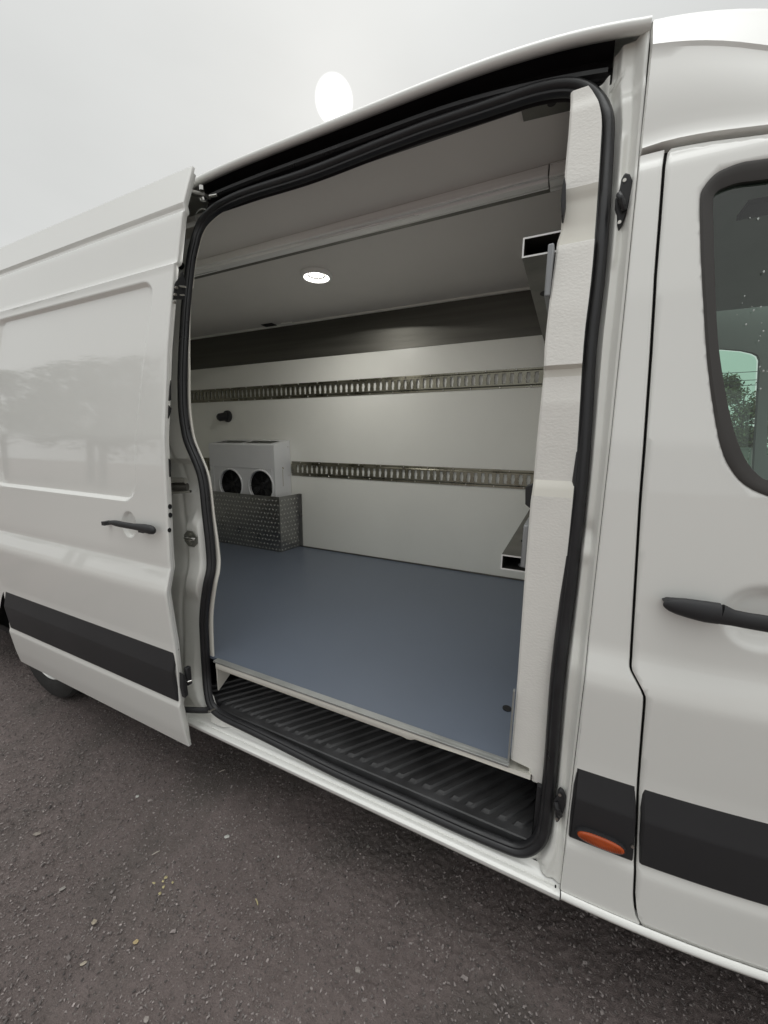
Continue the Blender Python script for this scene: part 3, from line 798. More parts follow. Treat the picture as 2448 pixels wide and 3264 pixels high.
# lower latch / bump stop
MB().prism([edgept(2142, .010), edgept(2150, .022), edgept(2162, .026), edgept(2210, .028), edgept(2222, .012), edgept(2190, .006)], (.022, 0, 0)).build('latch', PLASTIC, sdoor, smooth=True, bevel=.003)
c = edgept(2160, .030); MB().box(c.x, c.x + .020, c.y, c.y + .022, c.z - .035, c.z + .045).build('latch', PLASTIC, sdoor, bevel=.004)
c = edgept(2168, .026); MB().tube([c + Vector((.020, 0, 0)), c + Vector((.028, 0, 0)), c + Vector((.034, .012, 0))], .004, 10).build('bolt', CHROME, sdoor)
# lower carrier arm reaching into the step well
a0 = atY(588, 2262, -.035); a1 = atY(640, 2264, .0); a2 = atY(668, 2262, .03); a3 = atY(700, 2252, .085); a4 = atY(740, 2262, .14)
MB().tube(catmull([a0, a1, a2, a3, a4], 4), .014, 10, flat=.6).build('carrier_arm', PLASTIC, sdoor)
MB().tube([atY(664, 2268, .008), atY(688, 2259, .04)], .004, 8).build('bolt', BOLT, sdoor)

# upper roller arm at the rear of the header
mb = MB(); mb.prism([atY(590, 598, .20), atY(594, 612, .20), atY(652, 625, .25), atY(652, 613, .25)], (0, .03, 0))
mb.build('roller_arm', GUNM, sdoor, smooth=False, bevel=.002)
mb = MB(); c = atY(644, 608, .245); mb.cyl(c, (0, 0, 1), .010, .016, 14); mb.cyl(atY(668, 626, .25), (1, .2, 0), .005, .035, 10); mb.cyl(atY(648, 640, .255), (0, -.2, 1), .011, .010, 14)
each(mb, 'roller', CHROME, sdoor)

# ---- fittings on the rear jamb (latch striker, centre hinge, buffers)
def onJ(px, py, lift=.0):
    y = .08
    for _ in range(14):
        p = atY(px, py, y); y = .5 * y + .5 * (prof(p.z) + frame_depth(p.x, p.z) - lift)
    return atY(px, py, y)
c = onJ(610, 1717, .002)
octo = [c + Vector((math.cos(t) * .043, 0, math.sin(t) * .037)) for t in [math.pi / 8 + k * math.pi / 4 for k in range(8)]]
st = fix_normals(MB().prism(octo, (0, -.004, 0)).build('striker', GUNM, van, smooth=False, bevel=.0008))
st.data.materials[0] = mat('striker_zinc', (.30, .30, .27), .45, metal=.7, bump=.1, var=.15, vscale=30)
MB().tube(catmull([c + Vector(v_) for v_ in ((-.018, -.004, .004), (-.022, -.016, .004), (-.008, -.020, .006), (.016, -.018, .008), (.032, -.006, .006))], 4), .0032, 8).tube(
    catmull([c + Vector(v_) for v_ in ((-.004, -.004, -.010), (-.006, -.014, -.006), (.012, -.016, -.002), (.028, -.006, 0))], 4), .0030, 8).build('loop', CHROME, st)
mb = MB()
for dz in (.020, -.020): mb.cyl(c + Vector((.002, -.003, dz)), (0, -1, 0), .006, .004, 12)
each(mb, 'screw', BOLT, st)
# centre hinge of the sliding door
hg = empty('door_hinge'); hg.parent = van
a = atY(541, 1532, .03); b = atY(604, 1532, .06)
mb = MB(); mb.cyl(a + Vector((-.01, .0, .0)), (b - a), .012, .075, 18)
mb.build('barrel', CHROME, hg)
a = atY(538, 1571, .02); b = atY(608, 1566, .055); mb = MB(); mb.tube([a, b], .0055, 10, flat=1.6)
mb.build('hinge_leaf', CHROME, hg)
mb = MB(); a = atY(540, 1552, .04); b = atY(598, 1552, .075); mb.tube([a, (a + b) / 2, b], [.016, .019, .016], 14); mb.build('roller', GUNM, hg)
# round buffer high on the jamb
c = onJ(581, 849, .001); fix_normals(MB().cyl(c, (0, -1, 0), .0145, .006, 20).build('buffer', DARK, van)); MB().tube([c + Vector((-.002, -.007, .004)), c + Vector((.006, -.009, .003))], .0035, 8).build('buffer', PLASTICG, van)
c = onJ(642, 687, .001)
MB().tube([c + Vector((math.cos(t) * .036, 0, math.sin(t) * .024)) for t in np.linspace(.4, 3.6, 14)], .0022, 6).build('ring_emboss', PAINT_IN, van)
# catch on the front jamb, upper and lower
for (px, py, sc) in ((1984, 652, 1.0), (1779, 2560, .92)):
    c = onJ(px, py, .004) if px > 1800 else onJ(1783, 2560, .004)
    pts = [(-.004, .062), (.012, .056), (.022, .040), (.023, .012), (.018, -.018), (.006, -.050), (-.004, -.062), (-.010, -.048), (-.014, -.024), (-.022, -.010), (-.024, .010), (-.014, .030), (-.012, .050)]
    k = fix_normals(MB().prism([c + Vector((x * .70 * sc + .0, 0, z * sc)) for x, z in pts], (0, -.014, 0)).build('door_catch', PLASTIC, van, bevel=.004))
    mb = MB(); mb.cyl(c + Vector((-.002, -.013, .044 * sc)), (0, -1, 0), .004, .003, 10); mb.cyl(c + Vector((-.003, -.013, -.044 * sc)), (0, -1, 0), .004, .003, 10)
    each(mb, 'screw', BOLT, k)
    fix_normals(MB().tube(catmull([c + Vector((-.010, -.016, .016 * sc)), c + Vector((-.004, -.024, 0)), c + Vector((.004, -.018, -.022 * sc))], 4), .007, 10).build('tongue', RUBBER, k))

# ---- rear body side behind the open door, rear, far side, roof, underbody
WX, WR = -2.815, .352
def rear_bot(x):
    d = abs(x - WX); return max(.36, WR + math.sqrt(max(0, .44 ** 2 - d * d))) if d < .44 else .36
xs = sorted(set(list(np.linspace(-5.3, -1.50, 50)) + list(np.linspace(WX - .45, WX + .45, 31)))); rows = []
for x in xs:
    zb = rear_bot(x); r = []
    for z in zlevels(.36, 2.66, .04, CREASE):
        zz = max(z, zb); r.append(Vector((x, prof(zz) + (.0 if x > -5.15 else .06 * ((-5.15 - x) / .15) ** 2), zz)))
    rows.append(r)
MB().loft(rows).build('rear_side_panel', PAINT, van, angle=28)
strip('rubbing_strip', lambda z: -5.2, lambda z: -3.32, van, 0, F)
# roof, continuing from the lip over the whole load space
mb = MB()
rows = []
for x in list(np.linspace(-5.3, -1.50, 10)):
    rows.append([Vector((x, .285, 2.66)), Vector((x, .33, 2.695)), Vector((x, .5, 2.76)), Vector((x, .75, 2.80)), Vector((x, 1.0, 2.81)), Vector((x, 1.25, 2.80)), Vector((x, 1.5, 2.76)), Vector((x, 1.67, 2.695)), Vector((x, 1.715, 2.66))])
mb.loft(rows); mb.build('roof', PAINT, van)
rows = []
for x in np.linspace(-1.50, 1.3, 20):
    dz = -.02 - .12 * max(0, x) ** 1.3 * 1.6
    rows.append([Vector((x, .72, 2.765 + dz)), Vector((x, 1.0, 2.80 + dz)), Vector((x, 1.25, 2.79 + dz)), Vector((x, 1.5, 2.75 + dz)), Vector((x, 1.67, 2.69 + dz)), Vector((x, 1.72, 2.64 + dz))])
MB().loft(rows).build('roof', PAINT, van)
rows = []     # far side with the cab window left open
for x in np.linspace(-5.3, .22, 12):
    rows.append([Vector((x, 2.0 - prof(z), z)) for z in (.36, .55, .8, 1.12, 1.62, 1.95, 2.25, 2.47, 2.66)])
MB().loft(rows).build('far_side_panel', PAINT, van)
MB().box(-5.32, -5.30, .10, 1.90, .36, 2.70).build('rear_door', PAINT, van)
MB().box(-2.35, 1.28, .10, 1.90, .300, .325).box(-5.2, -2.35, .36, 1.64, .300, .36).box(-5.2, -3.28, .08, 1.92, .30, .34).box(-3.28, -2.35, .34, .36, .30, .90).box(-3.28, -2.35, 1.64, 1.66, .30, .90).build('underbody', DARK, van, smooth=False)

# ---- wheels
def wheel(x, y, s):
    w = empty('wheel', (x, y, WR)); w.parent = van
    prof_t = [(.215, -.10), (.232, -.112), (.30, -.118), (.335, -.108), (.350, -.088), (.352, 0), (.350, .088), (.335, .108), (.30, .118), (.232, .112), (.215, .10)]
    def rev(pr, seg=56): return [[Vector((r * math.cos(t), a, r * math.sin(t))) for r, a in pr] for t in [2 * math.pi * k / seg for k in range(seg + 1)]]
    t = MB().loft(rev(prof_t)).build('tyre', TYRE, w)
    g = MB()
    for a in (-.055, -.018, .018, .055): g.loft(rev([(.3525, a - .004), (.3535, a - .003), (.3535, a + .003), (.3525, a + .004)], 48))
    pr_r = [(.218, -.100), (.222, -.108), (.214, -.112), (.206, -.100), (.200, -.070), (.190, -.052), (.150, -.060), (.135, -.085), (.10, -.10), (.06, -.10), (.055, -.115), (.0, -.115)]
    r = MB().loft(rev(pr_r)).build('rim', RIM, w)
    n = MB()
    for k in range(6):
        q = k * math.pi / 3; n.cyl((.082 * math.cos(q), -.10, .082 * math.sin(q)), (0, -1, 0), .010, .016, 8)
    each(n, 'wheel_nut', BOLT, w)
    if s < 0: w.rotation_euler = (0, 0, math.pi)
    return w
w0 = wheel(WX, .165, 1)
def copy_tree(o, parent):
    c = o.copy(); col.objects.link(c); c.parent = parent
    for ch in o.children: copy_tree(ch, c)
    return c
for (x, y, s) in ((WX, 1.835, -1), (1.55, .20, 1), (1.55, 1.80, -1)):
    c = copy_tree(w0, van); c.location = (x, y, WR); c.rotation_euler = (0, 0, math.pi if s < 0 else 0)

# ---- load space lining
ZF, ZC, YW = .66, 2.574, 1.74
XB = -3.46
MB().box(XB, -.0842, .0865, YW, ZF - .012, ZF).build('load_floor', FLOOR, van, smooth=False)
MB().box(XB, .0, YW, YW + .02, ZF - .02, ZC + .02).build('wall_lining', WALL, van, smooth=False)
MB().box(XB, .0, .352, YW + .02, ZC, ZC + .02).build('ceiling_lining', CEIL, van, smooth=False)
MB().box(XB, -.005, YW - .012, YW - .001, ZC - .016, ZC - .001).build('ceiling_moulding', WALL, van, smooth=False)
MB().box(XB, -.005, YW - .010, YW - .001, ZF + .001, ZF + .010).build('floor_moulding', GUNM, van, smooth=False)
MB().box(XB - .02, XB, .30, YW + .02, ZF - .02, ZC + .02).build('end_lining', WALL, van, smooth=False)
MB().box(-.002, .018, .42, YW + .02, ZF - .02, ZC + .02).build('end_lining', WALL, van, smooth=False)
# lining of the body side behind the seal at the rear of the opening
rows = []; 
for z in zlevels(ZF, 2.56, .02):
    zz = min(z, zL1 - .01); x = xL(max(zz, zL0)); y = prof(z) + .082
    lipw = .030 if z > .67 else .03
    k = .034 + .006 * math.sin(z * 3)
    rows.append([Vector((x - .012, y - .002, z)), Vector((x - .012, y + .010, z)), Vector((x - .06, y + .026, z)), Vector((x - .10, y + .035, z)), Vector((XB, y + .035, z))])
MB().loft(rows).build('side_lining', LINS, van)
rows = []
for z in zlevels(ZF, 2.56, .02):
    zz = min(z, zL1 - .01); x = xL(max(zz, zL0)); y = prof(z) + .078
    k = .024 + .012 * (1 - sstep(1.0, 1.4, z)) - .022 * sstep(1.85, 2.2, z)
    rows.append([Vector((x - .02, y - .004, z)), Vector((x + k - .003, y - .006, z)), Vector((x + k, y - .002, z)), Vector((x + k - .004, y + .004, z)), Vector((x - .02, y + .006, z))])
MB().loft(rows).build('lining_edge', LINS, van)
# header lining just inside the seal at the top
rows = []
for x in np.linspace(-1.30, -.0, 40):
    zt = seal_top(min(max(x, -1.2), -.07)) - .012; rows.append([Vector((x, prof(2.5) + .07, zt)), Vector((x, .355, ZC - .002)), Vector((x, .37, ZC + .012))])
MB().loft(rows).build('header_lining', PLASTICG, van)
# floor edge: alloy strip over a white fascia, notched near the front
mb = MB(); mb.box(-1.33, -.0825, .060, .074, ZF - .004, ZF + .004); mb.box(-1.33, -.0825, .074, .086, ZF + .001, ZF + .0035)
mb.build('floor_edge_strip', EDGE, van, smooth=False, bevel=.001)
fz = []
for x in np.linspace(-1.318, -.020, 90):
    d = .028 - .007 * sstep(-.42, -.38, x) - .004 * sstep(-.36, -.20, x); fz.append((x, ZF - .0045 - d - (.006 * math.exp(-((x + .405) / .012) ** 2))))
MB().loft([[Vector((x, .0625, ZF - .0045)) for x, z in fz], [Vector((x, .0620, ZF - .010)) for x, z in fz], [Vector((x, .0610, z + .003)) for x, z in fz], [Vector((x, .064, z)) for x, z in fz], [Vector((x, .30, z)) for x, z in fz]]).build('floor_fascia', LINS, van, angle=50)
# front corner angle strip
MB().box(-.088, -.0835, .072, .086, ZF + .0045, .905).build('corner_strip', EDGE, van, smooth=False, bevel=.001)
c = atZ(1616, 2259, ZF + .001); fix_normals(MB().cyl(c, (0, 0, 1), .016, .003, 18).build('drain_plug', DARK, van))

# pillar lining, white, in stepped textured sections
def lin_y(z):
    tab = [(.55, .088), (1.480, .088), (1.505, .094), (1.522, .103), (1.70, .104), (1.790, .104), (1.803, .101), (1.808, .088), (2.100, .088), (2.110, .0895), (2.115, .1135), (2.16, .116), (2.225, .112), (2.252, .096), (2.268, .093), (2.46, .090), (2.58, .080)]
    return float(np.interp(z, [a for a, b in tab], [b for a, b in tab])) + max(0, prof(min(z, 2.6)) - prof(1.72)) * 1.0
ledge = [(325, 1818), (420, 1811), (540, 1800), (735, 1787), (765, 1776), (900, 1757), (1031, 1742), (1100, 1735), (1200, 1731), (1400, 1710), (1545, 1698), (1600, 1690), (1826, 1672), (2166, 1648), (2439, 1625), (2500, 1621)]
def lin_rows(z0, z1, m, name):
    rows = []
    for z in zlevels(z0, z1, .008):
        y = lin_y(z)
        # left edge: where the traced corner lies at this height
        lo, hi = 200., 2700.
        for _ in range(40):
            py = (lo + hi) / 2; px = float(np.interp(py, [a for a, b in ledge], [b for a, b in ledge])); p = atY(px, py, y)
            if p.z > z: lo = py
            else: hi = py
        x0 = p.x; zz = min(max(z, zR0), zR1 - .01); x1 = max(x0 + .03, xR(zz) - .0150)
        if z < .66: x0 = max(x0, -.028 if z > .632 else -.018)
        wob = 0.0
        rows.append([Vector((x0 + .004, YW - .0, z)), Vector((x0 + .002 + wob, y + .05, z)), Vector((x0 + wob, y + .012, z)), Vector((x0 + .0015, y + .004, z)), Vector((x0 + .006, y, z))] +
                    [Vector((x0 + .006 + (x1 - x0 - .006) * k / 8, y, z)) for k in range(1, 9)] + [Vector((x1, y + .02, z))])
    return MB().loft(rows).build(name, m, van, angle=28)
lin_rows(.615, 1.480, FOAM, 'pillar_lining'); lin_rows(1.480, 1.522, LINS, 'pillar_lining'); lin_rows(1.522, 1.785, FOAM, 'pillar_lining'); lin_rows(1.785, 1.812, LINS, 'pillar_lining')
lin_rows(1.812, 2.108, FOAM, 'pillar_lining'); lin_rows(2.108, 2.252, LINS, 'pillar_lining'); lin_rows(2.252, 2.505, FOAM, 'pillar_lining')

# stainless band along the wall under the ceiling
zb = 1.62 + .664
rows = []
for x in np.linspace(XB, -.003, 40):
    rows.append([Vector((x, YW - .001, zb)), Vector((x, YW - .004, zb + .001)), Vector((x, YW - .004, zb + .10)), Vector((x, YW - .0065, zb + .125)), Vector((x, YW - .004, zb + .15)), Vector((x, YW - .004, ZC - .018)), Vector((x, YW - .001, ZC - .017))])
MB().loft(rows).build('steel_band', STEEL, van, angle=25)
# dark vent plate in the ceiling, cable clip
MB().box(-2.44, -2.325, 1.665, 1.735, ZC - .006, ZC - .001).build('ceiling_vent', DARK, van, smooth=False)
c = atZ(938, 1040, ZC - .005); MB().box(c.x - .05, c.x + .06, YW - .04, YW - .013, ZC - .012, ZC - .001).build('cable_clip', WALL, van, smooth=False)
p = [atZ(a, b, ZC - .006) for a, b in ((1658, 336), (1822, 298), (1820, 352), (1669, 388))]
pl = fix_normals(MB().prism(p, (0, 0, .005)).build('fixing_plate', GUNM, van, smooth=False)); c = atZ(1759, 328, ZC - .0065)
fix_normals(MB().cyl(c, (0, 0, -1), .012, .0015, 18).build('hole', DARK, pl))

# ================================================================== FITTINGS INSIDE
# ---- lashing rails with pierced slots
def rail(x0, x1, z0, z1, first, label, nslots_max=400):
    root = thing('lashing_rail', label, 'lashing rail', ((x0 + x1) / 2, YW, z0), group='pierced lashing rails on the load space wall')
    H = z1 - z0; zc_ = (z0 + z1) / 2; pitch = .0505
    y0 = YW - .0125
    # bulged centre web with holes: cells
    V = []; Fc = []; mbw = MB()
    sl = [(-.0125, -.030), (.0125, -.030), (.0125, -.012), (.0152, -.0085), (.0152, .0085), (.0125, .012), (.0125, .030), (-.0125, .030), (-.0125, .012), (-.0152, .0085), (-.0152, -.0085), (-.0125, -.012)]
    hb_ = .041
    n = int((x1 - x0) / pitch); xs0 = x1 - n * pitch
    for i in range(n):
        cx = xs0 + (i + .5) * pitch; b = len(mbw.v)
        slv = [Vector((cx + a * .88, y0, zc_ + c_ * 1.10)) for a, c_ in sl]
        cell = [(-pitch / 2, -hb_), (pitch / 2, -hb_), (pitch / 2, -.012), (pitch / 2, -.0085), (pitch / 2, .0085), (pitch / 2, .012), (pitch / 2, hb_), (-pitch / 2, hb_), (-pitch / 2, .012), (-pitch / 2, .0085), (-pitch / 2, -.0085), (-pitch / 2, -.012)]
        cv = [Vector((cx + a, y0, zc_ + c_)) for a, c_ in cell]
        inn = [v_ + Vector((0, .0085, 0)) for v_ in slv]
        for k in range(12):
            k2 = (k + 1) % 12
            mbw.add([cv[k], cv[k2], slv[k2], slv[k], inn[k], inn[k2]], [(0, 1, 2, 3), (3, 2, 5, 4)])
    mbw.build('rail_web', ZINC, root, smooth=False)
    mbf = MB()
    xa = xs0 if n else x0
    for s in (-1, 1):
        z_a = zc_ + s * hb_; z_b = zc_ + s * (hb_ + .004); z_c = zc_ + s * (hb_ + .006); z_d = zc_ + s * H / 2
        pr = [(y0, z_a), (y0 + .001, zc_ + s * (hb_ + .002)), (YW - .004, z_b), (YW - .003, z_c), (YW - .0045, zc_ + s * (hb_ + .009)), (YW - .0045, z_d), (YW - .001, z_d)]
        mbf.loft([[Vector((x, a, b_)) for a, b_ in pr] for x in (x0, x1)])
    mbf.add([(x0, YW - .001, zc_ - hb_), (x0, y0, zc_ - hb_), (x0, y0, zc_ + hb_), (x0, YW - .001, zc_ + hb_)], [(0, 1, 2, 3)])
    if xs0 > x0: mbf.add([(x0, y0, zc_ - hb_), (xs0, y0, zc_ - hb_), (xs0, y0, zc_ + hb_), (x0, y0, zc_ + hb_)], [(0, 1, 2, 3)])
    mbf.build('rail_flange', ZINC, root, smooth=False)
    # backing seen through the slots is the wall; bolt heads in a zigzag
    scm = None; k = 0; x = x1 - .06
    while x > max(x0 + .02, -3.3):
        s = 1 if k % 2 else -1
        c = Vector((x, YW - .006, zc_ + s * (hb_ + .012)))
        if scm is None:
            o = fix_normals(MB().tube([Vector((0, 0, 0)), Vector((0, -.0035, 0)), Vector((0, -.006, 0))], [.0062, .0058, .003], 12).build('screw', BOLT, root)); scm = o
        else:
            o = scm.copy(); col.objects.link(o)
        o.location = c; k += 1; x -= .098
    settle(root); return root
rail(XB, -.006, 1.62 + .351, 1.62 + .472, 0, 'upper pierced metal lashing rail running the full length of the white wall')
rail(-2.222, -.006, 1.62 - .313, 1.62 - .186, 0, 'lower pierced lashing rail that ends beside the grey cooling unit')
rail(XB, -3.03, 1.62 - .313, 1.62 - .186, 0, 'short end of lashing rail on the wall left of the cooling unit')

# ---- ceiling rail across the opening
lb = thing('ceiling_rail', 'long aluminium rail fixed lengthwise under the load space ceiling', 'rail', (-1.0, .66, ZC))
rows = [[Vector((x, y, z)) for y, z in [(.625, ZC - .001), (.625, ZC - .030), (.629, ZC - .034), (.634, ZC - .030), (.650, ZC - .030), (.655, ZC - .038), (.700, ZC - .038), (.706, ZC - .034), (.706, ZC - .001)]] for x in (-3.0, -2.0, -1.2, -.6, -.155)]
MB().loft(rows).build('rail_profile', ALU, lb, angle=20)
MB().box(-3.0, -.090, .7065, .738, ZC - .030, ZC - .001).build('rail_shadow_strip', GUNM, lb, smooth=False)  # dark strip beyond the rail, standing in for its shadow line
MB().box(-.150, -.058, .620, .712, ZC - .044, ZC - .001).build('end_cap', ALU, lb, smooth=False, bevel=.002)
settle(lb)

# ---- ceiling lamp
lc = Vector((-1.425, 1.035, ZC))
lm = thing('ceiling_light', 'round recessed ceiling light glowing white in the van', 'light', lc)
def ring(pr, seg=48): return [[lc + Vector((r * math.cos(t), r * math.sin(t), z)) for r, z in pr] for t in [2 * math.pi * k / seg for k in range(seg + 1)]]
MB().loft(ring([(.092, -.0005), (.091, -.012), (.084, -.021), (.076, -.022), (.068, -.017), (.0445, -.004)])).build('bezel', mat('lamp_bezel', (.86, .86, .84), .35, var=.02), lm, angle=50)
MB().loft(ring([(.0450, -.0035), (.042, -.0050), (.0, -.0055)])).build('lens', LED, lm)
mb = MB()
for k in range(10):
    q = k * math.pi / 5; mb.cyl(lc + Vector((.031 * math.cos(q), .031 * math.sin(q), -.0057)), (0, 0, -1), .0055, .0012, 10)
mb.build('diode', mat('led_diode', (.55, .55, .52), .3, emit=(1, .97, .92), estr=3.0), lm)
al = bpy.data.lights.new('ceiling_light_glow', 'AREA'); al.shape = 'DISK'; al.size = .012; al.energy = 2.8; al.color = (1, .98, .93)
ao = bpy.data.objects.new('ceiling_light_glow', al); col.objects.link(ao); ao.parent = lm; ao.location = (lc.x, lc.y, lc.z - .008)
settle(lm)

# ---- guard box of chequer plate
gb = thing('guard_box', 'chequer plate guard box standing on the floor against the wall', 'guard box', (-2.8, 1.62, ZF))
gx1, gy, gzt = -2.178, 1.502, 1.62 - .476
MB().box(XB + .01, gx1, gy, gy + .003, ZF + .001, gzt).build('front_plate', CHQ, gb, smooth=False)
MB().prism([(gx1, gy + .0035, ZF + .001), (gx1 + .020, YW - .004, ZF + .001), (gx1 + .020, YW - .004, gzt + .002), (gx1, gy + .0035, gzt)], (-.003, 0, 0)).build('side_plate', CHQ, gb, smooth=False)
MB().box(gx1 + .020, gx1 + .055, YW - .006, YW - .003, ZF + .001, gzt + .004).build('flange', CHQ, gb, smooth=False)
mb = MB()
def stud(c, u, v, n, s):
    mb.add([c - u * s, c - v * s * .45, c + u * s, c + v * s * .45, c + n * .0022], [(0, 1, 4), (1, 2, 4), (2, 3, 4), (3, 0, 4)])
d1 = Vector((1, 0, 1)).normalized(); d2 = Vector((-1, 0, 1)).normalized()
for i in range(34):
    for j in range(12):
        stud(Vector((gx1 - .016 - i * .038 - .019 * (j % 2), gy - .0004, ZF + .020 + j * .039)), d1 if (i + j) % 2 else d2, d2 if (i + j) % 2 else d1, Vector((0, -1, 0)), .0125)
sd = Vector((.020, YW - gy, 0)).normalized(); sn = Vector((sd.y, -sd.x, 0)); sn = sn if sn.x > 0 else -sn
for i in range(6):
    for j in range(12):
        c = Vector((gx1, gy, ZF + .020 + j * .039)) + sd * (.014 + i * .038 + .014 * (j % 2)) + sn * .0012
        a = (sd + Vector((0, 0, 1))).normalized(); b = (-sd + Vector((0, 0, 1))).normalized()
        stud(c, a if (i + j) % 2 else b, b if (i + j) % 2 else a, sn, .0125)
tag(mb.build('tread_stud', STUD, gb, smooth=False), kind='stuff'); settle(gb)

# ---- cooling unit
cu = thing('cooling_unit', 'pale grey two fan cooling unit mounted on the wall above the guard box', 'cooling unit', (-2.6, 1.63, 1.1))
cx0, cx1, cy0, cz0, cz1 = -3.01, -2.238, 1.53, 1.10, 1.584
pan_z = atY(775, 1489, cy0).z
f1 = atY(736, 1544, cy0); f2 = atY(832, 1550, cy0)
def unit():
    # front face with two round holes
    out = [(cx0, cz0), (cx1, cz0), (cx1, cz1 - .012), (cx0, cz1 - .012)]
    pts = [Vector(p) for p in out]; ed = [(0, 1), (1, 2), (2, 3), (3, 0)]; holes = []
    for c, r in ((f1, .134), (f2, .134)):
        b = len(pts); k = 36
        pts += [Vector((c.x + r * math.cos(2 * math.pi * i / k), c.z - .0 + r * math.sin(2 * math.pi * i / k))) for i in range(k)]; ed += [(b + i, b + (i + 1) % k) for i in range(k)]
        holes.append((c.x, c.z, r))
    v, e, f, _, _, _ = geometry.delaunay_2d_cdt(pts, ed, [], 1, 1e-5)
    fs = [tuple(t) for t in f if all(math.hypot(sum(v[i].x for i in t) / len(t) - a, sum(v[i].y for i in t) / len(t) - b) > r * .98 for a, b, r in holes)]
    mb = MB().add([Vector((p.x, cy0, p.y)) for p in v], fs)
    x0, x1 = cx0, cx1; y1 = YW - .004; s0, s1 = 1.565, 1.690
    # top with two slots, built from strips
    zt = cz1; zs_ = lambda y: zt + (y - cy0 - .012) * .17
    mb.add([(x0, cy0, zt - .012), (x1, cy0, zt - .012), (x1, cy0 + .012, zt), (x0, cy0 + .012, zt)], [(0, 1, 2, 3)])
    sx = [x0, x0 + .06, x0 + .365, x0 + .40, x1 - .06, x1]; sy = [cy0 + .012, s0, s1, y1]
    for i in range(5):
        for j in range(3):
            if j == 1 and i in (1, 3): continue
            mb.add([(sx[i], sy[j], zs_(sy[j])), (sx[i + 1], sy[j], zs_(sy[j])), (sx[i + 1], sy[j + 1], zs_(sy[j + 1])), (sx[i], sy[j + 1], zs_(sy[j + 1]))], [(0, 1, 2, 3)])
    mb.add([(x1, cy0, cz0), (x1, y1, cz0), (x1, y1, zs_(y1)), (x1, cy0 + .012, zt), (x1, cy0, zt - .012)], [(0, 1, 2, 3, 4)])
    mb.add([(x0, cy0, cz0), (x0, y1, cz0), (x0, y1, zs_(y1)), (x0, cy0 + .012, zt), (x0, cy0, zt - .012)], [(4, 3, 2, 1, 0)])
    mb.build('housing', EVAP, cu, smooth=False)
    MB().box(x0 + .01, x1 - .01, cy0 + .075, cy0 + .08, cz0, zt - .02).box(x0 + .05, x1 - .05, cy0 + .03, y1 - .02, zt - .045, zt - .04).build('inside', DARK, cu, smooth=False)
unit()
# raised fan panel frame and cowls
mb = MB(); pz1 = pan_z
xa, xb = cx0 + .045, cx1 - .030
mb.box(xa, xb, cy0 - .004, cy0 - .0005, pz1 - .003, pz1); mb.box(xa, xa + .004, cy0 - .004, cy0 - .0005, cz0, pz1 - .003); mb.box(xb - .004, xb, cy0 - .004, cy0 - .0005, cz0, pz1 - .003)
mb.build('panel_frame', EVAP, cu, smooth=False)
fanm = mat('fan_black', (.012, .012, .014), .5, bump=.1)
for c in (f1, f2):
    fan = empty('fan', (c.x, cy0, c.z)); fan.parent = cu
    def rv(pr, seg=40): return [[Vector((r * math.cos(t), a, r * math.sin(t))) for r, a in pr] for t in [2 * math.pi * k / seg for k in range(seg + 1)]]
    MB().loft(rv([(.149, -.0008), (.145, -.007), (.139, -.009), (.1335, -.004), (.1325, .018)])).build('cowl', EVAP, fan)
    mb = MB()
    for r in (.02, .036, .052, .068, .084, .100, .116, .129): mb.loft(rv([(r - .0012, .002), (r, .0005), (r + .0012, .002)], 32))
    for k in range(8):
        t = k * math.pi / 4; mb.tube([Vector((.012 * math.cos(t), .003, .012 * math.sin(t))), Vector((.133 * math.cos(t), .003, .133 * math.sin(t)))], .0012, 5)
    mb.build('grille', fanm, fan)
    mb = MB(); mb.cyl((0, .012, 0), (0, 1, 0), .030, .03, 18)
    for k in range(7):
        t = k * 2 * math.pi / 7
        a = [Vector((r * math.cos(t + o_), .02 + yy, r * math.sin(t + o_))) for r, o_, yy in ((.028, -.3, 0), (.112, -.28, 0), (.112, .28, .022), (.028, .35, .022))]
        mb.add(a, [(0, 1, 2, 3)])
    mb.build('blade', fanm, fan)
mb = MB()
for px, py in ((917, 1424), (921, 1515)):
    d = atY(px, py, 1.69); lo = ray(px, py); t = (cx1 - CAM[0]) / lo[0]; p = Vector(CAM + lo * t); mb.cyl(p, (1, 0, 0), .005, .002, 10)
each(mb, 'screw', BOLT, cu)
mb = MB()
for py0, py1, ww in ((1489, 1495, .006), (1497, 1550, .0022)):
    ps = []
    for px, py in ((901, py0), (903, py1)):
        lo = ray(px, py); t = (cx1 + .0006 - CAM[0]) / lo[0]; ps.append(Vector(CAM + lo * t))
    mb.add([ps[0] + Vector((0, -ww, 0)), ps[0] + Vector((0, ww, 0)), ps[1] + Vector((0, ww, 0)), ps[1] + Vector((0, -ww, 0))], [(0, 1, 2, 3)])
each(mb, 'sticker', mat('sticker_ochre', (.25, .20, .08), .5), cu, smooth=False)
for c in cu.children: pass
settle(cu)

# ---- dark knob on the wall
c = Vector((-2.967, YW, 1.62 + .215))
kn = thing('wall_knob', 'small black knob shaped fitting high on the wall above the cooling unit', 'knob', c)
a = fix_normals(MB().tube([c + Vector((0, 0, 0)), c + Vector((0, -.02, 0)), c + Vector((0, -.032, 0))], [.055, .052, .03], 20).build('knob_body', PLASTIC, kn))
fix_normals(MB().tube([c + Vector((.01, -.01, 0)), c + Vector((-.06, -.055, -.012)), c + Vector((-.075, -.065, -.014))], [.040, .036, .018], 16).build('knob_end', PLASTIC, kn)); settle(kn)

